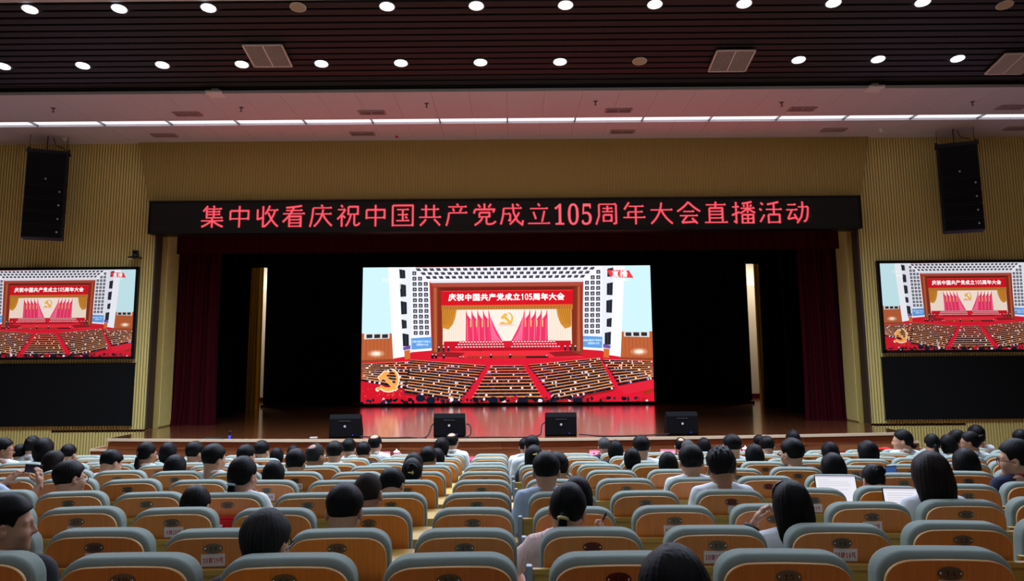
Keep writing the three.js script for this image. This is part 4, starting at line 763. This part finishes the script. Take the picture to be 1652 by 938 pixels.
function makeBody(arms, hands, lod) {
  const cell = lod ? 0.027 : 0.019, b = solid(bodySdf(arms, 0, 0), [-0.5, 0.38, -0.72], [0.5, 1.16, -0.08], cell);   // the legs are inside the trousers
  return { body: b, hands };
}
const clothGeo = (arms, sleeve, lod) => {
  const f = bodySdf(arms, 0.012, sleeve);
  return solid((x, y, z) => smax(f(x, y, z) + 0.0035 * Math.sin(y * 46 + x * 21) * Math.sin(x * 38 - z * 31 + y * 9), 0.49 - y, 0.01), [-0.54, 0.46, -0.72], [0.54, 1.08, -0.07], lod ? 0.025 : 0.0165);
};
const restHands = [-1, 1].map((s) => placedHand(s, [s * 0.13, 0.615, -0.5], [-s * 0.25, -0.15, -1], [0, -1, 0], 0.45, 1, 0.0085));
const LOD = [0, 1].map((l) => ({ ...makeBody(REST, restHands, l), shirt: clothGeo(REST, 0.9, l), long: clothGeo(REST, 1.8, l), trousers: solid(legSdf(0.012), [-0.24, 0.06, -0.76], [0.24, 0.72, -0.09], l ? 0.033 : 0.026) }));
const shoesGeo = join([-1, 1].map((s) => solid((x, y, z) => smax(cap(x, y, z, [s * 0.105, 0.05, -0.58], [s * 0.115, 0.042, -0.75], 0.046, 0.042), 0.004 - y, 0.01), [s * 0.11 - 0.07, -0.01, -0.82], [s * 0.11 + 0.07, 0.12, -0.5], 0.022)).map((g) => { g.setAttribute('uv', new THREE.Float32BufferAttribute(new Float32Array(g.attributes.position.count * 2), 2)); return g; }));

// hair: shells over the skull, in head coordinates
const strand = (x, y, z, k) => 0.0009 * k * Math.sin(Math.atan2(x, z + 0.01) * 31 + y * 18) + 0.0007 * k * Math.sin(Math.atan2(x, z) * 57 + y * 37 + 1.3) + 0.003 * k * Math.sin(x * 47 + 1) * Math.sin(y * 41 + z * 33);
const shell = (g, gy = g) => (x, y, z) => ell(x, y, z, 0, 0.033, 0.01, 0.077 + g, 0.095 + gy, 0.097 + g);
const taper = (g0, g1) => (x, y, z) => ell(x, y, z, 0, 0.033, 0.01, 0.077, 0.095, 0.097) - (g0 + (g1 - g0) * THREE.MathUtils.smoothstep(y, -0.05, 0.09));
const faceCut = (y, z, a = 0.075, s = 0.72) => (a - (z + 0.1) * s) - y;         // positive below the hairline from forehead to nape
const LINE = [[-0.13, 0.085], [-0.09, 0.072], [-0.04, 0.05], [-0.018, -0.012], [0.0, -0.03], [0.03, -0.052], [0.12, -0.088]];
const hairLine = (y, z, x = 1) => { y += z > 0.02 ? Math.min(1, (z - 0.02) / 0.03) * 0.028 * (1 - Math.min(1, Math.abs(x) / 0.06) ** 2) : 0; let i = 0; while (i < 5 && z > LINE[i + 1][0]) i++; const [a, b] = LINE[i], [c, d] = LINE[i + 1]; return (b + (d - b) * Math.min(1, Math.max(0, (z - a) / (c - a))) - y) * 0.8; };
const earCut = (x, y, z) => 0.028 - hyp((y + 0.008) * 0.8, z - 0.006, (Math.abs(x) - 0.085) * 0.8);
const HAIRS = {
  S: [0.8, (x, y, z) => smax(smax(taper(0.0005, 0.02)(x, y, z), hairLine(y, z, x), 0.006), earCut(x, y, z), 0.01)],
  K: [1.5, (x, y, z) => smax(smax(taper(-0.001, 0.018)(x, y, z) - 0.008 * Math.max(0, Math.sin(x * 150) * Math.sin(z * 140 + y * 60)) * (y > 0.06 ? 1 : 0.2), hairLine(y, z, x), 0.006), earCut(x, y, z), 0.01)],
  F: [0.4, (x, y, z) => smax(smax(taper(-0.004, 0.018)(x, y, z), hairLine(y, z, x), 0.005), earCut(x, y, z), 0.008)],
  Z: [0.2, (x, y, z) => smax(smax(shell(0.004)(x, y, z), faceCut(y, z, 0.07, 0.72), 0.006), earCut(x, y, z), 0.006)],
  B: [0.4, (x, y, z) => smax(smax(smax(shell(0.009, 0.006)(x, y, z), faceCut(y, z, 0.05, 0.6), 0.01), 0.058 - hyp(x, y - 0.13, (z - 0.03) * 0.8), 0.01), earCut(x, y, z), 0.008)],
  H: [0.4, (x, y, z) => smax(smax(smax(shell(0.008, 0.008)(x, y, z), faceCut(y, z, 0.07, 0.72), 0.01), 0.036 - hyp(x * 0.9, (y - 0.115), (z - 0.055)), 0.012), earCut(x, y, z), 0.008)],
  O: [1, (x, y, z) => smax(smax(smin(shell(0.022, 0.022)(x, y, z), ell(x, y, z, 0, -0.03, 0.028, 0.092, 0.115, 0.082), 0.05), -0.125 - y, 0.012), -smax(smax(z + 0.048 + (y > 0.02 ? (y - 0.02) * 0.55 : 0), y - 0.085, 0.01), Math.abs(x) - 0.075, 0.01), 0.012)],
  L: [1, (x, y, z) => { let d = smin(shell(0.02, 0.02)(x, y, z), ell(x, y, z, 0, -0.03, 0.035, 0.09, 0.13, 0.075), 0.05); d = smin(d, ell(x, y, z, 0, -0.16, 0.075, 0.098, 0.19, 0.05), 0.06); return smax(d, -smax(smax(z + 0.046 + (y > 0.02 ? (y - 0.02) * 0.55 : 0), y - 0.085, 0.01), Math.abs(x) - 0.072, 0.01), 0.012); }],
  P: [0.8, (x, y, z) => { let d = smax(smax(shell(0.011, 0.013)(x, y, z), faceCut(y, z, 0.085, 0.8), 0.01), earCut(x, y, z), 0.01); d = smin(d, hyp(x, y + 0.018, z - 0.112) - 0.016, 0.014); return smin(d, Math.min(cap(x, y, z, [0, -0.022, 0.122], [0.004, -0.12, 0.135], 0.02, 0.03), cap(x, y, z, [0.004, -0.12, 0.135], [0.01, -0.235, 0.11], 0.03, 0.012)), 0.012); }],
  Q: [0.8, (x, y, z) => { const d = smax(smax(shell(0.012, 0.014)(x, y, z), faceCut(y, z, 0.085, 0.8), 0.01), earCut(x, y, z), 0.01); return smin(d, ell(x, y, z, 0, -0.045, 0.115, 0.036, 0.03, 0.03), 0.015); }],
  U: [0.8, (x, y, z) => { const d = smax(smax(shell(0.013, 0.016)(x, y, z), faceCut(y, z, 0.085, 0.8), 0.01), earCut(x, y, z), 0.01), a = Math.atan2(y - 0.06, x - 0.01); return smin(d, ell(x, y, z, 0.015, 0.065, 0.128, 0.044, 0.044, 0.036) + 0.004 * Math.sin(a * 3 + z * 90), 0.012); }],
  T: [0.8, (x, y, z) => { const d = smax(smax(shell(0.013, 0.016)(x, y, z), faceCut(y, z, 0.085, 0.8), 0.01), earCut(x, y, z), 0.01); return smin(d, cap(x, y, z, [0, 0.135, 0.02], [0.004, 0.165, 0.02], 0.014, 0.008), 0.012); }],
};
HAIRS.G = HAIRS.F;
const hairCache = {};
function hairGeo(kind, lod) {
  return hairCache[kind + lod] ??= (() => {
    const [k, f] = HAIRS[kind], g = solid((x, y, z) => f(x, y, z) + strand(x, y, z, k), [-0.125, kind === 'L' ? -0.37 : kind === 'P' ? -0.27 : -0.15, -0.13], [0.125, 0.19, 0.19], lod ? 0.0105 : 0.006);
    const p = g.attributes.position, uv = new Float32Array(p.count * 2); for (let i = 0; i < p.count; i++) { uv[2 * i] = Math.atan2(p.getX(i), p.getZ(i) + 0.012) / 6.283 * 1.0 + 0.5; uv[2 * i + 1] = p.getY(i) * 0.8; }
    return g.setAttribute('uv', new THREE.Float32BufferAttribute(uv, 2));
  })();
}
const glassesGeo = (() => {
  const rim = (s) => new THREE.TorusGeometry(0.022, 0.0028, 6, 24).scale(1.12, 0.85, 1).translate(s * 0.031, 0.0, -0.103);
  return merge([rim(-1), rim(1), tube([[-0.008, 0.004, -0.104], [0, 0.007, -0.107], [0.008, 0.004, -0.104]], 0.0024, 8, 5), ...[-1, 1].map((s) => tube([[s * 0.055, 0.003, -0.101], [s * 0.078, 0.004, -0.088], [s * 0.089, 0.002, -0.02], [s * 0.088, -0.006, 0.025]], 0.0026, 16, 5))]);
})();
const eyeGeo = new THREE.SphereGeometry(0.0085, 8, 6), tieGeo = new THREE.TorusGeometry(0.021, 0.008, 8, 22), clipGeo = join([rbox(0.05, 0.012, 0.012, 0.005), rbox(0.012, 0.03, 0.014, 0.004, 0.014, 0, 0)]), pinGeo = tube([[0, 0.05, 0.118], [0.004, 0.0, 0.135], [0.002, -0.06, 0.122]], 0.0035, 16, 6);
const bandGeo = tube([[-0.095, 0.045, -0.01], [-0.075, 0.108, -0.03], [0, 0.137, -0.04], [0.075, 0.108, -0.03], [0.095, 0.045, -0.01]], 0.006, 30, 6);

function shape(g, { yaw = 0, pitch = 0, roll = 0, lean = 0, hs = 1, wide = 1 }, head) {   // head: geometry given in head coordinates
  const o = g.clone(), p = o.attributes.position, R = Math.PI / 180, e = new THREE.Euler(-(pitch - lean * 0.85) * R, yaw * R, roll * R, 'YXZ'), q = new THREE.Quaternion().setFromEuler(e), half = new THREE.Quaternion(), v = V(), c = Math.cos(-lean * R), s = Math.sin(-lean * R);
  for (let i = 0; i < p.count; i++) {
    v.fromBufferAttribute(p, i); let w = 1;
    if (head) { v.multiplyScalar(hs).add(HEAD); } else { w = Math.min(1, Math.max(0, (v.y - 0.97) / 0.08)); w *= Math.abs(v.x) < 0.11 ? 1 : 0; v.x *= wide; }
    if (w > 0) { half.identity().slerp(q, w); v.sub(NECK).applyQuaternion(half).add(NECK); }
    const t = Math.min(1, Math.max(0, (v.y - 0.5) / 0.22)); if (lean && t > 0) { const cc = 1 + (c - 1) * t, ss = s * t, y = v.y - HIP[1], z = v.z - HIP[2]; v.y = HIP[1] + y * cc - z * ss; v.z = HIP[2] + y * ss + z * cc; }
    p.setXYZ(i, v.x, v.y, v.z);
  }
  o.computeVertexNormals(); return o;
}
function shapeCloth(g, o) { const r = shape(g, { ...o, yaw: 0, pitch: o.lean * 0.85 }, false), p = r.attributes.position, uv = new Float32Array(p.count * 2); for (let i = 0; i < p.count; i++) { uv[2 * i] = p.getX(i) * 2; uv[2 * i + 1] = p.getY(i) * 2; } return r.setAttribute('uv', new THREE.Float32BufferAttribute(uv, 2)); }
const SHIRTS = ['white', 'blue', 'pink', 'navy', 'denim'];
function person(row, x, s, hs, lean, yaw, pitch, kind, shirt, flags, label, opt = {}) {
  const lod = row >= 7 ? 0 : 1, L = opt.set ?? LOD[lod], o = { yaw, pitch, roll: opt.roll ?? 0, lean, hs, wide: 'OLPQUT'.includes(kind) ? 0.92 : 1 };
  const t = thing('person', label, 'person', [x, FLOORY[row], rowZ(row, x) - 0.07]); t.scale.setScalar(s);
  const tan = 'ZK'.includes(kind) || row === 5;
  part('body', merge([shape(headGeo[lod], o, true), shape(L.body, o), ...(L.hands ?? []).map((h) => shape(h, o))]), tan ? M.skinTan : M.skin, t);
  part('shirt', shapeCloth(L.cloth ?? L.shirt, o), CLOTH[shirt], t);
  part('trousers', L.trousers ?? LOD[lod].trousers, M.trousers, t); part('shoes', shoesGeo, M.shoe, t);
  const hm = kind === 'G' ? HAIR.grey : kind === 'Z' ? HAIR.shaved : opt.hair ? HAIR[opt.hair] : HAIR.black, h = part('hair', shape(hairGeo(kind, lod), o, true), hm, t);
  for (const e of [-1, 1]) part('eye', shape(eyeGeo.clone().translate(e * 0.031, 0.001, -0.0795), o, true), M.eye, t);
  if (shirt === 'white' || shirt === 'denim' || shirt === 'blue' || shirt === 'vest' || shirt === 'navy' || shirt === 'pink') part('collar', shapeCloth(new THREE.TorusGeometry(0.068, 0.011, 8, 28).scale(1, 0.94, 2.0).rotateX(Math.PI / 2 - 0.3).translate(0, 1.018, -0.228), o), shirt === 'vest' ? CLOTH.white : CLOTH[shirt], t);
  if (flags.includes('g')) part('glasses', shape(glassesGeo, o, true), M.glasses, t);
  if (flags.includes('c')) part('hair_clip', shape(clipGeo.clone().translate(0.01, kind === 'U' ? 0.03 : 0.06, kind === 'U' ? 0.165 : 0.128), o, true), M.tieGold, h);
  if (flags.includes('p')) part('hairpin', shape(pinGeo, o, true), M.silver, h);
  if (flags.includes('t')) part('hair_tie', shape(tieGeo.clone().rotateX(Math.PI / 2 - 0.25).translate(0, -0.026, 0.124), o, true), opt.tie ?? M.tie, h);
  if (flags.includes('s')) part('sunglasses', shape(bandGeo, o, true), M.glasses, h);
  if (flags.includes('l')) part('lanyard', shapeCloth(tube([[-0.07, 1.03, -0.2], [-0.075, 1.02, -0.27], [-0.04, 0.9, -0.375], [0, 0.78, -0.385], [0.04, 0.9, -0.375], [0.075, 1.02, -0.27], [0.07, 1.03, -0.2], [0, 1.055, -0.15], [-0.07, 1.03, -0.2]], 0.006, 50, 6), o), M.red, t);
  return t;
}

const set = (arms, hands, sleeve, lod) => ({ body: makeBody(arms, [], lod).body, hands, cloth: clothGeo(arms, sleeve, lod), trousers: LOD[lod].trousers });
const SETS = {
  chin: set([REST[0], [1, [0.27, 0.70, -0.42], [0.08, 0.93, -0.37]]], [restHands[0], placedHand(1, [0.08, 0.935, -0.37], [-0.35, 0.9, 0.1], [-0.4, 0, 0.9], 0.9, 1)], 1.5, 0),
  write: set([[-1, [-0.33, 0.82, -0.30], [-0.26, 0.68, -0.52]], [1, [0.29, 0.77, -0.33], [0.25, 0.92, -0.46]]], [placedHand(-1, [-0.26, 0.68, -0.52], [0.4, -0.3, -0.8], [0, -1, 0], 0.6, 1), placedHand(1, [0.25, 0.925, -0.465], [0.1, 0.75, -0.5], [-0.9, 0.1, 0], 1.25, 0.6)], 1.75, 0),
  cheek: set([[-1, [-0.29, 0.84, -0.36], [-0.19, 1.04, -0.36]], REST[1]], [placedHand(-1, [-0.19, 1.045, -0.36], [0.55, 0.75, 0.05], [0.8, -0.5, 0.1], 1.2, 0.7), restHands[1]], 0.75, 0),
  neck: set([[-1, [-0.27, 0.80, -0.40], [-0.16, 0.99, -0.33]], REST[1]], [placedHand(-1, [-0.16, 0.995, -0.33], [0.6, 0.35, 0.7], [0.75, 0, -0.65], 0.5, 1, 0.005), restHands[1]], 0.9, 1),
  phone: set([[-1, [-0.12, 0.86, -0.38], [0.1, 1.0, -0.45]], [1, [0.36, 0.84, -0.31], [0.42, 0.985, -0.41]]], [placedHand(-1, [0.1, 1.005, -0.45], [0.7, 0.65, -0.25], [0.4, -0.2, -0.9], 0.7, 1.2, 0.0045), placedHand(1, [0.42, 0.99, -0.41], [-0.25, 0.95, -0.2], [-0.85, -0.1, -0.5], 0.55, 1.2, 0.0045)], 0.55, 0),
};
// row, x, stature, head size, lean, turn of the head, nod, hair, shirt, extras, label
const PEOPLE = [
  [5, -5.71, 0.93, 1.07, 0, -55, 0, 'S', 'white', 'g', 'man in a white shirt and glasses at the left edge, face turned right'],
  [4, -5.94, 0.89, 1.00, 0, 0, 0, 'S', 'dark', '', 'short dark crown of a person left of the woman with a high messy bun'],
  [4, -5.80, 0.97, 0.98, 0, 0, 0, 'U', 'white', '', 'woman with a messy bun high on her head by the left wall'],
  [5, -5.18, 0.93, 1.08, 0, 0, 0, 'O', 'white', '', 'woman with a round black bob and white collar beneath the left wall display'],
  [6, -4.48, 0.87, 1.03, 0, -35, 0, 'L', 'dark', '', 'woman with long brown hair behind the raised phone', { hair: 'brown' }],
  [4, -5.31, 0.89, 1.05, 0, 0, 0, 'F', 'dark', '', 'person with short hair just left of the stage steps on the left side'],
  [6, -4.00, 0.88, 1.20, 24, -25, 22, 'S', 'white', '', 'man with thick black hair tilting his head down, below the left stage steps'],
  [5, -3.95, 0.91, 1.12, 0, -25, 0, 'P', 'white', 'gp', 'woman in a white shirt with a long silver hairpin at the back of her hair'],
  [4, -4.06, 0.91, 1.03, 0, -10, 0, 'O', 'dark', '', 'dark haired person seated right of the woman with the silver hairpin'],
  [8, -3.32, 0.88, 1.20, 19, -30, 0, 'S', 'dark', 'g', 'man with thick short hair and glasses in front of the raised phone, large at left'],
  [11, -1.97, 0.89, 0.98, 0, -60, 0, 'F', 'dark', '', 'man with a short fade at the lower left corner, cheek and ear in profile'],
  [4, -3.74, 0.91, 1.14, 0, -25, 0, 'S', 'dark', '', 'dark haired person turned right in front of the stage, below the left maroon curtain'],
  [6, -2.85, 0.91, 1.20, 0, -30, 0, 'S', 'white', '', 'man with a full head of black hair facing right, nearer below the left maroon curtain'],
  [6, -3.32, 0.86, 1.16, 35, 0, 0, 'O', 'dark', '', 'woman with a smooth black bob, left of the ponytail with the pale blue tie'],
  [4, -3.12, 0.88, 1.18, 0, -25, 0, 'S', 'white', 'g', 'man with glasses turned right, behind and left of a man in a white collar'],
  [3, -3.20, 0.89, 1.20, 0, -10, 0, 'F', 'white', '', 'man with a fresh short cut and a clear white collar below the dark LED panel'],
  [3, -3.06, 0.86, 0.98, 31, 0, 0, 'O', 'dark', '', 'person showing only a low black crown right of the man with the clear white collar'],
  [2, -3.08, 0.86, 0.98, 30, 0, 0, 'O', 'dark', '', 'person with dark hair seated far ahead, just above the thick haired man left of centre'],
  [6, -2.08, 0.88, 1.20, 19, 0, 0, 'S', 'dark', '', 'man with a big rounded head of black hair, nearer than the thinning crown with glasses'],
  [5, -2.09, 0.90, 1.20, 0, -25, 0, 'H', 'dark', 'g', 'man with a thinning crown and glasses, below the leftmost stage monitor', { hair: 'pepper' }],
  [4, -2.07, 0.91, 1.18, 0, 0, 0, 'F', 'white', '', 'man with close cut hair and white collar in front of the leftmost stage monitor'],
  [8, -1.95, 0.91, 1.20, 0, -15, 0, 'P', 'white', 't', 'woman with a ponytail held by a pale blue tie, hand at her chin', { set: 'chin' }],
  [7, -2.04, 0.86, 1.03, 28, 0, 0, 'O', 'dark', '', 'woman with a smooth black bob right of the ponytail with the pale blue tie'],
  [9, -2.05, 0.86, 1.20, 44, 0, 10, 'P', 'white', '', 'woman with damp dark hair leaning low beside seat plate 20'],
  [2, -2.26, 0.89, 1.19, 0, 0, 0, 'S', 'white', '', 'man with short black hair and a white collar, right of the leftmost stage monitor'],
  [3, -1.92, 0.88, 1.15, 19, 0, 0, 'S', 'dark', '', 'short haired person between a white collar and the bald man in white'],
  [2, -1.91, 0.94, 1.14, 0, -15, 0, 'B', 'white', '', 'balding man in a white shirt beside a white lidded cup'],
  [3, -0.91, 0.93, 0.98, 0, -10, 0, 'O', 'vest', '', 'woman with a black bob touching the balding man before the second stage monitor'],
  [2, -0.85, 0.96, 1.08, 0, -10, 0, 'B', 'white', '', 'balding man in a white shirt in front of the second stage monitor'],
  [5, -0.90, 0.88, 1.12, 23, -10, 0, 'S', 'dark', '', 'man with thick black hair ahead of the long haired woman left of centre'],
  [4, -0.89, 0.86, 0.99, 18, 0, 0, 'O', 'dark', '', 'dark haired person half hidden behind the thick haired man left of the centre gap'],
  [6, -0.93, 0.87, 0.98, 0, 0, 0, 'L', 'dark', '', 'woman with long dark hair just ahead of the woman with a gold hair clip'],
  [7, -0.85, 0.86, 1.12, 20, 0, 0, 'U', 'dark', 'c', 'woman with a low twisted bun and gold hair clip left of the centre gap'],
  [8, -0.90, 0.88, 1.14, 35, -10, 15, 'S', 'dark', '', 'man with a full black head of hair ahead of the man with a shaved head'],
  [9, -0.90, 0.88, 1.19, 25, -10, 0, 'Z', 'dark', '', 'man with a shaved brownish head left of seat plate 18'],
  [10, -0.87, 0.88, 1.20, 29, 0, 0, 'F', 'dark', '', 'man with very dark short hair seen large, left of the shaved head'],
  [2, 0.15, 0.90, 0.98, 0, 0, 0, 'S', 'white', '', 'front row person mostly hidden behind another dark head right of the centre gap'],
  [4, 0.21, 0.97, 0.98, 0, 0, 0, 'S', 'white', '', 'dark haired person right of the centre gap, left below the third stage monitor'],
  [5, 0.21, 0.88, 1.11, 0, 0, 0, 'L', 'dark', 'c', 'woman with long black hair and a small gold clip, right of the centre gap'],
  [8, 0.23, 0.93, 1.17, 0, 0, 0, 'F', 'blue', '', 'man with a tall flat faded haircut and pale blue shirt right of the centre gap'],
  [7, 0.36, 0.88, 1.20, 17, 0, 0, 'S', 'dark', '', 'man half hidden behind the tall faded haircut right of the centre gap'],
  [2, 1.24, 0.89, 1.08, 0, 0, 0, 'G', 'dark', '', 'grey haired man in the front row right of the third stage monitor'],
  [3, 1.28, 0.88, 1.08, 0, 0, 0, 'O', 'dark', '', 'woman with a round black bob right of the grey haired man in the front row'],
  [5, 1.23, 0.86, 0.98, 0, 0, 0, 'O', 'dark', '', 'dark haired person hidden to the left of the man holding his neck'],
  [4, 1.47, 0.94, 1.20, 0, 0, 0, 'F', 'white', '', 'man in a white shirt with a shaved nape, hand held to his neck', { set: 'neck' }],
  [6, 1.47, 0.86, 1.03, 25, 0, 0, 'O', 'dark', '', 'woman with a smooth black bob right of and behind the man holding his neck'],
  [10, 0.24, 0.88, 1.14, 0, -12, 8, 'P', 'pink', 'gt', 'woman in a pale pink blouse with a low ponytail, writing with her elbow out', { set: 'write', tie: M.tieGold, roll: -6 }],
  [9, 0.39, 0.86, 1.01, 19, 0, 5, 'L', 'dark', '', 'woman with long black hair ahead of the woman in the pink blouse'],
  [2, 2.29, 0.89, 1.08, 0, 0, 0, 'H', 'dark', '', 'man with thinning hair in the front row below the rightmost stage monitor'],
  [3, 2.20, 0.88, 1.05, 0, 0, 0, 'G', 'dark', '', 'person with silver grey hair below the rightmost stage monitor'],
  [2, 2.61, 0.88, 1.03, 0, 0, 0, 'O', 'dark', '', 'woman with a black bob right of the silver haired person'],
  [7, 1.46, 0.92, 1.20, 0, 0, 0, 'S', 'white', '', 'man with short hair and both ears showing, left of the man with spiky hair'],
  [8, 1.48, 0.94, 1.20, 0, 0, 0, 'K', 'white', '', 'man with spiky hair and tanned neck right of centre'],
  [4, 2.54, 0.94, 1.18, 0, 25, 0, 'F', 'white', 'g', 'man with a shaved nape and glasses glancing left, beside a white lidded cup'],
  [2, 3.38, 0.91, 0.98, 0, 0, 0, 'S', 'dark', '', 'dark haired person behind the man with the denim collar'],
  [3, 3.21, 0.90, 1.15, 0, -15, 12, 'S', 'denim', '', 'man with a denim collar leaning down right of a white lidded cup'],
  [5, 2.54, 0.87, 1.08, 0, 0, 15, 'O', 'dark', '', 'woman with a low black bob bent forward behind the man with the denim collar'],
  [6, 2.64, 0.92, 1.20, 0, 25, 0, 'S', 'dark', 'g', 'man with a full black haircut and glasses looking left, beneath the woman with a topknot'],
  [2, 3.86, 0.94, 1.14, 0, 0, 0, 'T', 'dark', '', 'woman with a tiny topknot standing out against the stage front'],
  [4, 3.71, 0.87, 1.07, 0, 10, 10, 'O', 'dark', '', 'woman with black hair looking down below the right maroon curtain'],
  [7, 2.73, 0.86, 1.14, 25, 0, 0, 'O', 'dark', '', 'woman with straight black hair left of and above the open bright laptop'],
  [10, 1.36, 0.88, 1.04, 0, 0, 0, 'L', 'white', 's', 'woman with very long straight black hair and sunglasses on her head, hand raised at left', { set: 'cheek' }],
  [12, 0.42, 0.82, 1.18, 0, 0, 0, 'L', 'dark', '', 'person closest to the camera, top of a dark head at the bottom right of centre'],
  [5, 3.82, 0.86, 1.18, 12, 30, 0, 'O', 'dark', '', 'woman with a dark bob glancing left by the right end of the stage'],
  [3, 5.01, 0.94, 1.20, 0, 60, 0, 'Q', 'white', '', 'woman in a white blouse with low bun, profile turned left by the right stage end'],
  [4, 4.98, 0.93, 1.05, 0, -10, 10, 'P', 'white', '', 'woman with a ponytail over her white blouse under the right dark panel'],
  [4, 5.19, 0.92, 0.98, 0, 0, 10, 'O', 'dark', '', 'person with a rounded dark head left of the bowed man with glasses on the right'],
  [4, 5.36, 0.96, 1.05, 0, 25, 18, 'S', 'white', 'g', 'man with glasses bowing his head under the right dark panel'],
  [2, 6.49, 0.96, 1.20, 0, 0, 0, 'S', 'white', '', 'man in a white shirt with the tallest head under the right dark panel'],
  [5, 5.03, 0.94, 0.99, 0, 50, 0, 'U', 'white', 'g', 'woman in white with a bun and glasses facing left at the far right'],
  [4, 6.14, 0.95, 0.98, 0, 0, 0, 'S', 'dark', '', 'dark haired person at the far right edge under the right dark panel'],
  [9, 2.56, 0.93, 1.20, 0, 0, 0, 'L', 'white', '', 'woman in a white shirt with long straight dark hair beside an open laptop', { hair: 'brown' }],
  [7, 3.94, 0.86, 1.20, 23, 0, 0, 'O', 'dark', '', 'woman with a domed dark bob right of the long haired woman in white'],
  [8, 2.69, 0.86, 1.03, 26, 0, 15, 'U', 'dark', '', 'woman with a topped bun low over the desk between two laptops'],
  [11, -0.94, 0.83, 1.17, 0, -12, 0, 'S', 'dark', 'g', 'man with greying hair seen large from behind in the nearest seat row', { hair: 'pepper' }],
  [8, 3.75, 0.95, 1.20, 0, 45, 0, 'S', 'navy', 'gl', 'man in a navy polo and glasses with a red lanyard at the right edge'],
];
for (const [row, x, s, hs, lean, yaw, pitch, kind, shirt, fl, label, opt] of PEOPLE) person(row, x, s, hs, lean, yaw, pitch, kind, shirt, fl, label, opt ? { ...opt, set: opt.set && SETS[opt.set] } : {});
{ // the phone and the one who holds it up, at the left edge
  person(8, -3.98, 0.95, 1.05, 0, 0, 0, 'O', 'blue', '', 'person in pale blue at the left edge holding up a phone with both bare arms', { set: SETS.phone });
  const t = thing('phone', 'black smartphone held up sideways at the left, filming the stage', 'phone', [-3.98 + 0.27 * 0.95, FLOORY[8] + 1.1 * 0.95, rowZ(8, -3.98) - 0.07 - 0.51 * 0.95]); t.rotation.z = -0.08;
  part('case', rbox(0.135, 0.066, 0.009, 0.004), M.blackPlastic, t);
  part('screen', new THREE.BoxGeometry(0.124, 0.058, 0.002).translate(0, 0, 0.005), std(C(4, 4, 5), 0.25, { emissive: C(46, 34, 62), emissiveIntensity: 0.25 }), t);
  const p = thing('pen', 'black pen in the raised hand of the woman in pink', 'pen', [0.24 + 0.235 * 0.88, FLOORY[10] + 1.02 * 0.88, rowZ(10, 0.24) - 0.07 - 0.52 * 0.88]); p.rotation.z = -0.5; p.rotation.x = -0.3;
  part('barrel', cyl(0.0045, 0.0045, 0.11, 10), M.blackPlastic, p); part('clip', box(0.003, 0.03, 0.003, 0.0055, 0.035, 0.003), M.silver, p);
  const w = thing('wristband', 'black band round the raised wrist of the woman with very long straight hair', 'wristband', [1.36 - 0.2 * 0.88, FLOORY[10] + 1.01 * 0.88, rowZ(10, 1.36) - 0.07 - 0.36 * 0.88]); w.rotation.z = -0.45;
  part('band', new THREE.TorusGeometry(0.031, 0.009, 8, 28).scale(1, 1, 1.6).rotateX(Math.PI / 2), M.wristband, w); part('clasp', rbox(0.02, 0.024, 0.006, 0.002, 0, 0, 0.04), M.dark, w);
}
renderer.render(scene, camera);
